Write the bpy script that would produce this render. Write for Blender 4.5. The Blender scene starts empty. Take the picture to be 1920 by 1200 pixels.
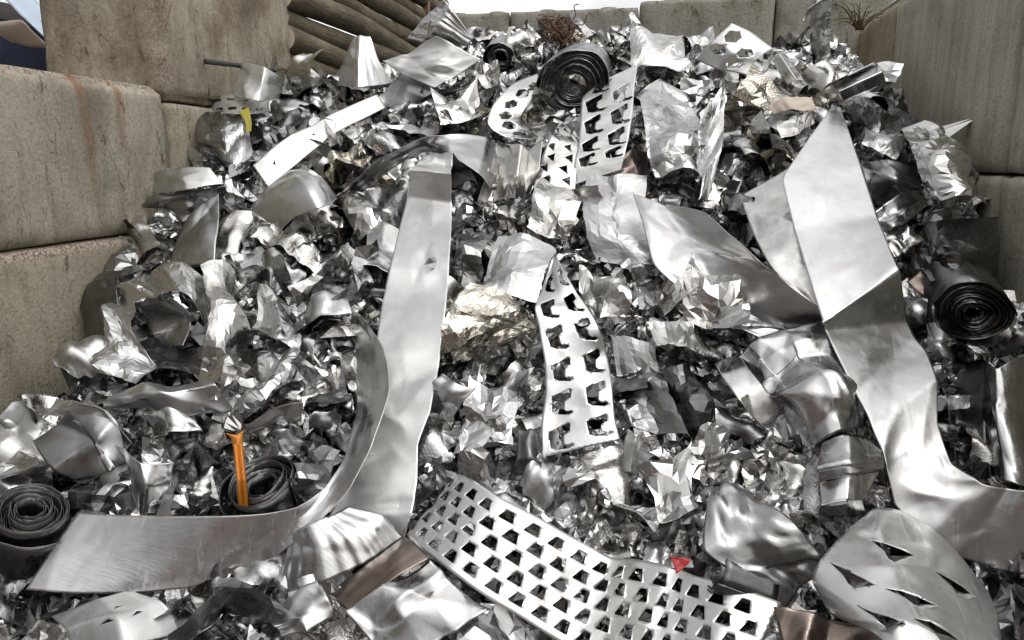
import bpy, bmesh, math, random
from mathutils import Vector, Matrix, noise, geometry
R = math.radians
rnd = random.Random(7)
scn = bpy.context.scene
# ---------------------------------------------------------------- camera
W, H, F = 1920.0, 1200.0, 1387.0
EYE = Vector((0, 0, 2.02)); PITCH = R(12.0); YAW = R(10.4)
cd = bpy.data.cameras.new('camera'); cam = bpy.data.objects.new('camera', cd)
scn.collection.objects.link(cam)
cam.location = EYE; cam.rotation_euler = (R(90) - PITCH, 0, YAW)
cd.sensor_width = 36; cd.lens = 36 * F / W; cd.clip_start = 0.05; cd.clip_end = 3000
scn.camera = cam
# ---------------------------------------------------------------- sky, sun, exposure (overcast)
wd = bpy.data.worlds.new('World'); scn.world = wd; wd.use_nodes = True
wn = wd.node_tree.nodes; wl = wd.node_tree.links
bg = wn['Background']; bg.inputs['Strength'].default_value = 0.15
sky = wn.new('ShaderNodeTexSky'); sky.sky_type = 'NISHITA'; sky.sun_disc = False
SUN_EL, SUN_ROT = R(58), R(140)
sky.sun_elevation = SUN_EL; sky.sun_rotation = SUN_ROT; sky.dust_density = 4.0; sky.air_density = 1.0; sky.ozone_density = 1.0
hs = wn.new('ShaderNodeHueSaturation'); hs.inputs['Saturation'].default_value = 0.05; hs.inputs['Value'].default_value = 1.0
wl.new(sky.outputs[0], hs.inputs['Color'])
# broken cloud cover
ctc = wn.new('ShaderNodeTexCoord'); cmp_ = wn.new('ShaderNodeMapping'); cmp_.inputs['Scale'].default_value = (1, 1, 2.2); cno = wn.new('ShaderNodeTexNoise'); cno.inputs['Scale'].default_value = 2.6; cno.inputs['Detail'].default_value = 6; cno.inputs['Roughness'].default_value = 0.55
crp = wn.new('ShaderNodeValToRGB'); crp.color_ramp.elements[0].position = 0.36; crp.color_ramp.elements[0].color = (0.62, 0.625, 0.635, 1); crp.color_ramp.elements[1].position = 0.62; crp.color_ramp.elements[1].color = (1.25, 1.245, 1.235, 1)
cmx = wn.new('ShaderNodeMix'); cmx.data_type = 'RGBA'; cmx.blend_type = 'MULTIPLY'; cmx.inputs[0].default_value = 1.0
wl.new(ctc.outputs['Generated'], cmp_.inputs[0]); wl.new(cmp_.outputs[0], cno.inputs['Vector']); wl.new(cno.outputs[0], crp.inputs[0])
wl.new(hs.outputs[0], cmx.inputs[6]); wl.new(crp.outputs[0], cmx.inputs[7])
csx = wn.new('ShaderNodeSeparateXYZ'); wl.new(ctc.outputs['Generated'], csx.inputs[0])
cma = wn.new('ShaderNodeMath'); cma.operation = 'MULTIPLY_ADD'; cma.inputs[1].default_value = 1.2; wl.new(csx.outputs[1], cma.inputs[0]); wl.new(csx.outputs[2], cma.inputs[2])
cmr = wn.new('ShaderNodeMapRange'); cmr.inputs['From Min'].default_value = -0.45; cmr.inputs['From Max'].default_value = 1.4; cmr.inputs['To Min'].default_value = 0.22; cmr.inputs['To Max'].default_value = 1.2; wl.new(cma.outputs[0], cmr.inputs[0])
cm2 = wn.new('ShaderNodeMix'); cm2.data_type = 'RGBA'; cm2.blend_type = 'MULTIPLY'; cm2.inputs[0].default_value = 1.0
wl.new(cmx.outputs[2], cm2.inputs[6]); wl.new(cmr.outputs[0], cm2.inputs[7]); wl.new(cm2.outputs[2], bg.inputs['Color'])
sl = bpy.data.lights.new('sun', 'SUN'); sl.energy = 0.75; sl.angle = R(100); sl.color = (1.0, 0.975, 0.94)
so = bpy.data.objects.new('sun', sl); scn.collection.objects.link(so)
so.rotation_euler = Vector((math.sin(SUN_ROT) * math.cos(SUN_EL), math.cos(SUN_ROT) * math.cos(SUN_EL), math.sin(SUN_EL))).to_track_quat('Z', 'Y').to_euler()
scn.view_settings.view_transform = 'Standard'; scn.view_settings.look = 'None'
scn.view_settings.exposure = 0.78; scn.view_settings.gamma = 1.0
scn.cycles.max_bounces = 10; scn.cycles.glossy_bounces = 8; scn.cycles.diffuse_bounces = 3
scn.cycles.use_denoising = True

# ---------------------------------------------------------------- picking points of the heap
cy_, sy_ = math.cos(YAW), math.sin(YAW); cp_, sp_ = math.cos(PITCH), math.sin(PITCH)
FWD = Vector((-sy_ * cp_, cy_ * cp_, -sp_)); RGT = Vector((cy_, sy_, 0)); UPV = RGT.cross(FWD)
SL = 0.697; HN = Vector((0, -SL, 1)).normalized()
def ray(u, v): return FWD + RGT * ((u - W / 2) / F) + UPV * ((H / 2 - v) / F)
def plane_z(y): return 0.45 + SL * (y - 1.9)
def P(u, v, off=0.0):
    """point over pixel-ish direction (u,v): off<2 height over the heap slope, off>=2 world distance Y"""
    d = ray(u, v)
    if off >= 2: return EYE + d * (off / d.y)
    o = Vector((0, 1.9, 0.45)) + HN * off
    return EYE + d * ((o - EYE).dot(HN) / d.dot(HN))
def px_of(p):
    q = Vector(p) - EYE; z = q.dot(FWD)
    return W / 2 + F * q.dot(RGT) / z, H / 2 - F * q.dot(UPV) / z
def mpp(u, v, off=0.05): return (P(u, v, off) - EYE).dot(FWD) / F      # metres per photo pixel there

# ---------------------------------------------------------------- materials
def newmat(name):
    m = bpy.data.materials.new(name); m.use_nodes = True
    return m, m.node_tree.nodes, m.node_tree.links, m.node_tree.nodes['Principled BSDF']
def ramp(n, stops):
    r = n.new('ShaderNodeValToRGB'); e = r.color_ramp.elements
    while len(e) < len(stops): e.new(0.5)
    for el, (p, c) in zip(e, stops): el.position = p; el.color = c if len(c) == 4 else (*c, 1)
    return r
def tex(n, l, scale, detail=4, rough=0.55, stretch=None, coord='Object', dist=0.0, offs=None):
    tc = n.new('ShaderNodeTexCoord'); mp = n.new('ShaderNodeMapping'); t = n.new('ShaderNodeTexNoise')
    l.new(tc.outputs[coord], mp.inputs[0]); l.new(mp.outputs[0], t.inputs['Vector'])
    if stretch: mp.inputs['Scale'].default_value = stretch
    if offs: mp.inputs['Location'].default_value = offs
    t.inputs['Scale'].default_value = scale; t.inputs['Detail'].default_value = detail
    t.inputs['Roughness'].default_value = rough; t.inputs['Distortion'].default_value = dist
    return t
def mixc(n, l, fac, a, b, mode='MIX'):
    m = n.new('ShaderNodeMix'); m.data_type = 'RGBA'; m.blend_type = mode
    for s, x in ((m.inputs[0], fac), (m.inputs[6], a), (m.inputs[7], b)):
        if isinstance(x, (float, int)): s.default_value = x
        elif isinstance(x, tuple): s.default_value = (*x, 1)
        else: l.new(x, s)
    return m.outputs[2]
def metal(name, col, dirt, r0, r1, bump=0.15, bscale=22, metallic=1.0, dirtamt=0.5, brush=False, vary=0.0):
    m, n, l, b = newmat(name)
    b.inputs['Metallic'].default_value = metallic
    t = tex(n, l, 7, 6, 0.6); rp = ramp(n, [(0.42, (0, 0, 0)), (0.72, (1, 1, 1))]); l.new(t.outputs[0], rp.inputs[0])
    md = n.new('ShaderNodeMath'); md.operation = 'MULTIPLY'; md.inputs[1].default_value = dirtamt; l.new(rp.outputs[0], md.inputs[0])
    c = mixc(n, l, md.outputs[0], col, dirt)
    if vary:
        oi = n.new('ShaderNodeObjectInfo'); rv = ramp(n, [(0, (1 - vary,) * 3), (0.55, (1, 1, 1)), (0.8, (1, 0.98, 0.94)), (1, (0.97, 0.95, 0.93))])
        l.new(oi.outputs['Random'], rv.inputs[0]); c = mixc(n, l, 1.0, c, rv.outputs[0], 'MULTIPLY')
    l.new(c, b.inputs['Base Color'])
    t2 = tex(n, l, 16, 5, 0.65, offs=(3, 1, 7)); mr = n.new('ShaderNodeMapRange')
    mr.inputs['From Min'].default_value = 0.3; mr.inputs['From Max'].default_value = 0.7
    mr.inputs['To Min'].default_value = r0; mr.inputs['To Max'].default_value = r1
    sc_ = tex(n, l, 42, 3, 0.7, stretch=(1, .06, .25), dist=.6, offs=(2, 6, 1)); sr_ = ramp(n, [(0.58, (0, 0, 0)), (0.66, (1, 1, 1))]); l.new(sc_.outputs[0], sr_.inputs[0])
    sm_ = n.new('ShaderNodeMath'); sm_.operation = 'MULTIPLY_ADD'; sm_.inputs[1].default_value = 0.14; l.new(sr_.outputs[0], sm_.inputs[0])
    l.new(t2.outputs[0], mr.inputs[0]); l.new(mr.outputs[0], sm_.inputs[2]); l.new(sm_.outputs[0], b.inputs['Roughness'])
    t3 = tex(n, l, bscale, 4, 0.5, stretch=(1, 14, 1) if brush else None, offs=(9, 2, 4))
    bp = n.new('ShaderNodeBump'); bp.inputs['Strength'].default_value = bump; bp.inputs['Distance'].default_value = 0.012
    l.new(t3.outputs[0], bp.inputs['Height']); l.new(bp.outputs[0], b.inputs['Normal'])
    return m
M = {}
M['alu'] = metal('bright aluminium', (0.64, 0.64, 0.64), (0.40, 0.38, 0.35), 0.15, 0.36, 0.10, 14, dirtamt=0.6, vary=0.25)
M['satin'] = metal('satin aluminium', (0.58, 0.58, 0.58), (0.38, 0.36, 0.33), 0.28, 0.46, 0.08, 18, dirtamt=0.5)
M['brush'] = metal('brushed aluminium', (0.68, 0.68, 0.68), (0.46, 0.45, 0.43), 0.24, 0.4, 0.06, 16, dirtamt=0.6, brush=True)
M['foil'] = metal('crumpled foil', (0.66, 0.66, 0.66), (0.36, 0.33, 0.29), 0.15, 0.34, 0.18, 34, dirtamt=0.6, vary=0.45)
M['gold'] = metal('grimy foil', (0.63, 0.60, 0.53), (0.36, 0.31, 0.24), 0.1, 0.3, 0.4, 36, dirtamt=0.85, vary=0.2)
M['grey'] = metal('grey aluminium', (0.34, 0.34, 0.34), (0.22, 0.21, 0.19), 0.22, 0.4, 0.1, 16, dirtamt=0.6)
M['dark'] = metal('dark sheet metal', (0.17, 0.17, 0.17), (0.08, 0.075, 0.07), 0.22, 0.42, 0.15, 20, dirtamt=0.7)  # plain dark base colour for coils, dark sheets and the heap body
M['coil'] = metal('dark coil strip', (0.31, 0.31, 0.315), (0.13, 0.125, 0.12), 0.2, 0.36, 0.12, 24, dirtamt=0.7)
M['white'] = metal('white coated sheet', (0.62, 0.62, 0.61), (0.40, 0.38, 0.34), 0.26, 0.42, 0.06, 20, metallic=0.7, dirtamt=0.5)
M['pale'] = metal('pale matt aluminium', (0.66, 0.66, 0.65), (0.46, 0.44, 0.41), 0.24, 0.42, 0.07, 12, metallic=0.8, dirtamt=0.5)
M['orange'] = metal('orange plastic', (0.62, 0.23, 0.03), (0.36, 0.14, 0.03), 0.35, 0.5, 0.05, metallic=0.0, dirtamt=0.5)
M['red'] = metal('red plastic', (0.42, 0.02, 0.025), (0.25, 0.02, 0.02), 0.35, 0.5, 0.05, metallic=0.0)
M['yellow'] = metal('yellow film', (0.32, 0.28, 0.03), (0.22, 0.19, 0.04), 0.4, 0.5, 0.05, metallic=0.0)
M['rust'] = metal('rusty iron', (0.16, 0.09, 0.055), (0.06, 0.04, 0.03), 0.6, 0.85, 0.5, 40, metallic=0.1)
M['iron'] = metal('dark iron', (0.06, 0.055, 0.05), (0.1, 0.06, 0.04), 0.5, 0.8, 0.4, 40, metallic=0.4)
M['brown'] = metal('bronze toned sheet', (0.27, 0.22, 0.195), (0.14, 0.11, 0.09), 0.25, 0.45, 0.1, 16)
M['bluewhite'] = metal('pale blue coated sheet', (0.42, 0.5, 0.6), (0.3, 0.32, 0.36), 0.3, 0.5, 0.05, metallic=0.1)
M['navy'] = metal('navy coated sheet', (0.05, 0.07, 0.13), (0.03, 0.03, 0.05), 0.3, 0.5, 0.05, metallic=0.1)
M['cream'] = metal('cream card', (0.62, 0.53, 0.44), (0.5, 0.42, 0.33), 0.5, 0.7, 0.05, metallic=0.0)
M['dry'] = metal('dry weed', (0.11, 0.085, 0.04), (0.09, 0.06, 0.03), 0.7, 0.9, 0.2, metallic=0.0)

def concrete(name, light, darkc, board=False, rust=None, agg=True, corner=None):
    m, n, l, b = newmat(name)
    t = tex(n, l, 1.7, 7, 0.62, dist=0.4); r = ramp(n, [(0.3, darkc), (0.52, light), (0.75, tuple(min(1, x * 1.16) for x in light))])
    l.new(t.outputs[0], r.inputs[0]); c = r.outputs[0]
    # fine pitting
    t2 = tex(n, l, 60, 4, 0.7); r2 = ramp(n, [(0.38, (0.62, 0.6, 0.57)), (0.52, (1, 1, 1))]); l.new(t2.outputs[0], r2.inputs[0])
    c = mixc(n, l, 0.55, c, r2.outputs[0], 'MULTIPLY')
    # damp runs / board marks, upright
    t3 = tex(n, l, 6.0, 6, 0.65, stretch=(2.4, 2.4, 0.16) if board else (1.2, 1.2, 0.35), dist=0.0 if board else 0.8)
    r3 = ramp(n, [(0.38, (0.5, 0.48, 0.45) if board else (0.55, 0.52, 0.47)), (0.56, (1, 1, 1))]); l.new(t3.outputs[0], r3.inputs[0])
    c = mixc(n, l, 0.42 if board else 0.55, c, r3.outputs[0], 'MULTIPLY')
    # dark scrapes left by the grab
    t4 = tex(n, l, 5.0, 5, 0.75, stretch=(1.0, 1.0, 0.45), dist=2.2, offs=(5, 8, 2)); r4 = ramp(n, [(0.585, (1, 1, 1)), (0.64, (0.36, 0.3, 0.23))]); l.new(t4.outputs[0], r4.inputs[0])
    c = mixc(n, l, 0.25 if board else 0.85, c, r4.outputs[0], 'MULTIPLY')
    t6 = tex(n, l, 3.0, 2, 0.4, stretch=(1, 3.0, 1.3), dist=1.4, offs=(1, 4, 9)); r6 = ramp(n, [(0.492, (1, 1, 1)), (0.5, (0.5, 0.44, 0.36)), (0.508, (1, 1, 1))]); l.new(t6.outputs[0], r6.inputs[0])
    c = mixc(n, l, 0.2 if board else 0.8, c, r6.outputs[0], 'MULTIPLY')
    tc = n.new('ShaderNodeTexCoord'); sx = n.new('ShaderNodeSeparateXYZ'); l.new(tc.outputs['Object'], sx.inputs[0])
    # exposed aggregate along the broken top edge
    t5 = tex(n, l, 26, 3, 0.6); ad = n.new('ShaderNodeMath'); ad.operation = 'MULTIPLY_ADD'; ad.inputs[1].default_value = 0.10; l.new(t5.outputs[0], ad.inputs[0]); l.new(sx.outputs[2], ad.inputs[2])
    mr = n.new('ShaderNodeMapRange'); mr.inputs['From Min'].default_value = 0.40; mr.inputs['From Max'].default_value = 0.425; l.new(ad.outputs[0], mr.inputs[0])
    vo = n.new('ShaderNodeTexVoronoi'); vo.inputs['Scale'].default_value = 85; l.new(tc.outputs['Object'], vo.inputs['Vector'])
    rv = ramp(n, [(0.1, (0.48, 0.42, 0.34)), (0.45, (0.32, 0.265, 0.21)), (0.8, (0.14, 0.11, 0.09))]); l.new(vo.outputs['Distance'], rv.inputs[0])
    if agg and not board: c = mixc(n, l, mr.outputs[0], c, rv.outputs[0])
    if corner:
        cx = n.new('ShaderNodeCombineXYZ'); l.new(sx.outputs[0], cx.inputs[0]); l.new(sx.outputs[1], cx.inputs[1])
        vd = n.new('ShaderNodeVectorMath'); vd.operation = 'DISTANCE'; vd.inputs[1].default_value = (corner[0], corner[1], 0); l.new(cx.outputs[0], vd.inputs[0])
        tq = tex(n, l, 7, 4, 0.7, offs=(2, 2, 2)); aq = n.new('ShaderNodeMath'); aq.operation = 'MULTIPLY_ADD'; aq.inputs[1].default_value = -0.28; l.new(tq.outputs[0], aq.inputs[0]); l.new(vd.outputs['Value'], aq.inputs[2])
        mq = n.new('ShaderNodeMapRange'); mq.inputs['From Min'].default_value = -0.03; mq.inputs['From Max'].default_value = -0.1; mq.inputs['To Max'].default_value = 0.6; l.new(aq.outputs[0], mq.inputs[0])
        c = mixc(n, l, mq.outputs[0], c, rv.outputs[0])
        # big dark soiling on the front end
        ts = tex(n, l, 2.4, 5, 0.6, offs=(4, 0, 3)); rs_ = ramp(n, [(0.48, (1, 1, 1)), (0.64, (0.5, 0.44, 0.36))]); l.new(ts.outputs[0], rs_.inputs[0]); c = mixc(n, l, 0.8, c, rs_.outputs[0], 'MULTIPLY')
    for (y0, w, z0, z1) in (rust or []):
        tn = tex(n, l, 9, 4, 0.6, stretch=(1, 1, 0.3)); am = n.new('ShaderNodeMath'); am.operation = 'MULTIPLY_ADD'; am.inputs[1].default_value = 0.10; l.new(tn.outputs[0], am.inputs[0]); l.new(sx.outputs[1], am.inputs[2])
        sb = n.new('ShaderNodeMath'); sb.operation = 'SUBTRACT'; sb.inputs[1].default_value = y0 + 0.05; l.new(am.outputs[0], sb.inputs[0])
        zm = n.new('ShaderNodeMath'); zm.operation = 'MULTIPLY_ADD'; zm.inputs[1].default_value = 0.07; l.new(sx.outputs[2], zm.inputs[0]); l.new(sb.outputs[0], zm.inputs[2])
        ab = n.new('ShaderNodeMath'); ab.operation = 'ABSOLUTE'; l.new(zm.outputs[0], ab.inputs[0])
        m1 = n.new('ShaderNodeMapRange'); m1.inputs['From Min'].default_value = w; m1.inputs['From Max'].default_value = w * 0.3; l.new(ab.outputs[0], m1.inputs[0])
        m2 = n.new('ShaderNodeMapRange'); m2.inputs['From Min'].default_value = z0; m2.inputs['From Max'].default_value = z1; l.new(sx.outputs[2], m2.inputs[0])
        mm = n.new('ShaderNodeMath'); mm.operation = 'MULTIPLY'; l.new(m1.outputs[0], mm.inputs[0]); l.new(m2.outputs[0], mm.inputs[1])
        m3 = n.new('ShaderNodeMath'); m3.operation = 'MULTIPLY'; tr2 = tex(n, l, 14, 5, 0.7, stretch=(1, 1, .2), offs=(6, 6, 0)); rr2 = n.new('ShaderNodeMapRange'); rr2.inputs['From Min'].default_value = .36; rr2.inputs['From Max'].default_value = .6; l.new(tr2.outputs[0], rr2.inputs[0]); l.new(rr2.outputs[0], m3.inputs[1]); l.new(mm.outputs[0], m3.inputs[0])
        c = mixc(n, l, m3.outputs[0], c, (0.22, 0.105, 0.045))
    l.new(c, b.inputs['Base Color']); b.inputs['Roughness'].default_value = 0.9; b.inputs['Specular IOR Level'].default_value = 0.25
    bp = n.new('ShaderNodeBump'); bp.inputs['Strength'].default_value = 0.5; bp.inputs['Distance'].default_value = 0.012
    bm1 = n.new('ShaderNodeMath'); bm1.operation = 'ADD'; l.new(t2.outputs[0], bm1.inputs[0]); l.new(t3.outputs[0], bm1.inputs[1])
    l.new(bm1.outputs[0], bp.inputs['Height']); l.new(bp.outputs[0], b.inputs['Normal'])
    return m
M['con_tan'] = concrete('tan concrete', (0.38, 0.344, 0.268), (0.23, 0.205, 0.156))
M['con_rust'] = concrete('rust streaked concrete', (0.40, 0.367, 0.298), (0.245, 0.22, 0.175), rust=[(0.17, 0.05, -0.32, 0.3), (0.42, 0.032, -0.1, 0.34)])
M['con_corner'] = concrete('chipped tan concrete', (0.42, 0.382, 0.298), (0.26, 0.232, 0.178), agg=False, corner=(0.40, -0.79))
M['con_plain'] = concrete('plain tan concrete', (0.42, 0.365, 0.265), (0.28, 0.24, 0.17), agg=False)
M['con_grey'] = concrete('grey concrete', (0.31, 0.285, 0.235), (0.16, 0.145, 0.115))
M['con_board'] = concrete('board marked concrete', (0.49, 0.46, 0.385), (0.34, 0.315, 0.255), board=True)
M['con_back'] = concrete('weathered concrete', (0.34, 0.325, 0.28), (0.24, 0.225, 0.19), agg=False)
def bark():
    m, n, l, b = newmat('weathered log bark')
    t = tex(n, l, 5, 6, 0.7, stretch=(1, 0.35, 1)); r = ramp(n, [(0.3, (0.04, 0.03, 0.02)), (0.5, (0.12, 0.098, 0.06)), (0.72, (0.25, 0.215, 0.145))]); l.new(t.outputs[0], r.inputs[0])
    t2 = tex(n, l, 40, 4, 0.7, stretch=(1, 0.1, 1)); c = mixc(n, l, 0.6, r.outputs[0], t2.outputs[0], 'OVERLAY'); l.new(c, b.inputs['Base Color'])
    b.inputs['Roughness'].default_value = 0.9; bp = n.new('ShaderNodeBump'); bp.inputs['Strength'].default_value = 0.8; bp.inputs['Distance'].default_value = 0.02; l.new(t2.outputs[0], bp.inputs['Height']); l.new(bp.outputs[0], b.inputs['Normal'])
    return m
M['bark'] = bark()
def soil(name, a, c2):
    m, n, l, b = newmat(name); t = tex(n, l, 0.8, 8, 0.65); r = ramp(n, [(0.35, a), (0.65, c2)]); l.new(t.outputs[0], r.inputs[0]); l.new(r.outputs[0], b.inputs['Base Color']); b.inputs['Roughness'].default_value = 0.85
    return m
M['ground'] = soil('stained yard concrete', (0.05, 0.042, 0.037), (0.12, 0.10, 0.088))
M['bank'] = soil('red brown added bank', (0.06, 0.035, 0.027), (0.14, 0.085, 0.066))

# ---------------------------------------------------------------- object helpers
def link(name, me, mat=None, parent=None, loc=None):
    o = bpy.data.objects.new(name, me)
    if mat is not None and me is not None:
        for mm in (mat if isinstance(mat, list) else [mat]): me.materials.append(mm)
    if parent: o.parent = parent
    if loc is not None: o.location = loc
    scn.collection.objects.link(o); return o
def tag(o, label, cat, group=None):
    o['label'] = label; o['category'] = cat
    if group: o['group'] = group
    return o
def empty(name, loc, label, cat, group=None):
    o = bpy.data.objects.new(name, None); o.location = loc; o.empty_display_size = 0.1; scn.collection.objects.link(o)
    return tag(o, label, cat, group)
def mesh_of(name, vs, fs, smooth=True):
    me = bpy.data.meshes.new(name); me.from_pydata([tuple(v) for v in vs], [], fs); me.update()
    if smooth: me.polygons.foreach_set('use_smooth', [True] * len(me.polygons))
    return me
def centred(vs, base=None):
    c = Vector((0, 0, 0))
    for v in vs: c += v
    c /= len(vs)
    if base is not None: c = base
    return c, [v - c for v in vs]
def cr(p, t):
    n = len(p) - 1
    if n == 0: return p[0].copy()
    x = min(max(t, 0), 1) * n; i = min(int(x), n - 1); f = x - i
    a, b = p[i], p[i + 1]
    if n == 1: return a.lerp(b, f)
    z = p[i - 1] if i > 0 else a * 2 - b
    d = p[i + 2] if i + 2 <= n else b * 2 - a
    return 0.5 * ((2 * a) + (b - z) * f + (2 * z - 5 * a + 4 * b - d) * f * f + (3 * a - z - 3 * b + d) * f ** 3)
def li(p, t):
    n = len(p) - 1; x = min(max(t, 0), 1) * n; i = min(int(x), n - 1)
    return p[i].lerp(p[i + 1], x - i)
def surface(rows, lin=0.45, bow=0.0, clin=0.55):
    pr = [[P(*q) for q in r] for r in rows]
    def f(s, t):
        col = [cr(r, t).lerp(li(r, t), clin) for r in pr]
        p = cr(col, s).lerp(li(col, s), lin)
        if bow: p = p + HN * (bow * (1 - (2 * t - 1) ** 2))
        return p
    return f
PROTECT = []                    # photo outlines of the big pieces, so small scrap keeps off them
class Crumple:
    def __init__(s, L, Wd, amp, folds, na=0.0, nf=6.0, rg=None, dents=0, dw=(.02, .085), ds=(.12, .5)):
        rg = rg or rnd; s.k = []; s.na = na; s.nf = nf; s.o = Vector((rg.uniform(-50, 50), rg.uniform(-50, 50), 0)); s.g = 1; s.m = 0
        for _ in range(folds):
            a = rg.uniform(0, math.pi); x, y = rg.uniform(0, L), rg.uniform(0, Wd)
            s.k.append((math.cos(a), math.sin(a), math.cos(a) * x + math.sin(a) * y, rg.choice((-1, 1)) * rg.uniform(0.4, 1), x, y, (rg.uniform(.16, .5) * max(L, Wd)) ** 2 if _ % 3 else 0))
        s.dn = []
        for _ in range(int(dents)):
            a = rg.uniform(0, math.pi); w = rg.uniform(*dw); s.dn.append((rg.uniform(0, L), rg.uniform(0, Wd), math.cos(a), math.sin(a), rg.choice((-1, 1)) * rg.uniform(*ds), 1 / (w * w), 1 / (w * w * rg.uniform(1.5, 7))))
        if folds and amp:
            v = [s.raw(L * (i + .5) / 8, Wd * (j + .5) / 8) for i in range(8) for j in range(8)]
            s.m = sum(v) / 64; sd = math.sqrt(sum((x - s.m) ** 2 for x in v) / 64) or 1; s.g = amp / sd
        else: s.k = []
    def raw(s, x, y):
        r = 0.0
        for c, d, e, a, px, py, w in s.k:
            q = a * abs(c * x + d * y - e)
            if w: q *= 2.2 * math.exp(-((x - px) ** 2 + (y - py) ** 2) / w)
            r += q
        return r
    def __call__(s, x, y):
        r = (s.raw(x, y) - s.m) * s.g if s.k else 0.0
        for px, py, c, d, a, w, w2 in s.dn:
            dx, dy = x - px, y - py
            q = c * dx + d * dy; e = dx * dx + dy * dy - q * q; e = q * q * w + e * w2
            if e < 5:
                if w2 * 3 < w: k = 1 - .8 * abs(q) * math.sqrt(w) - .8 * math.sqrt(max(0, e - q * q * w)); r += a * k * .8 / math.sqrt(w) if k > 0 else 0
                else: r += a * (abs(q) - .35 / math.sqrt(w)) * math.exp(-e)
        if s.na: r += s.na * noise.noise(Vector((x * s.nf, y * s.nf, 0)) + s.o) + 0.35 * s.na * noise.noise(Vector((x * s.nf * 2.7, y * s.nf * 2.7, 5)) + s.o)
        return r
def in_poly(x, y, pg):
    c = False; j = len(pg) - 1
    for i in range(len(pg)):
        xi, yi = pg[i]; xj, yj = pg[j]
        if (yi > y) != (yj > y) and x < (xj - xi) * (y - yi) / (yj - yi) + xi: c = not c
        j = i
    return c
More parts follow.
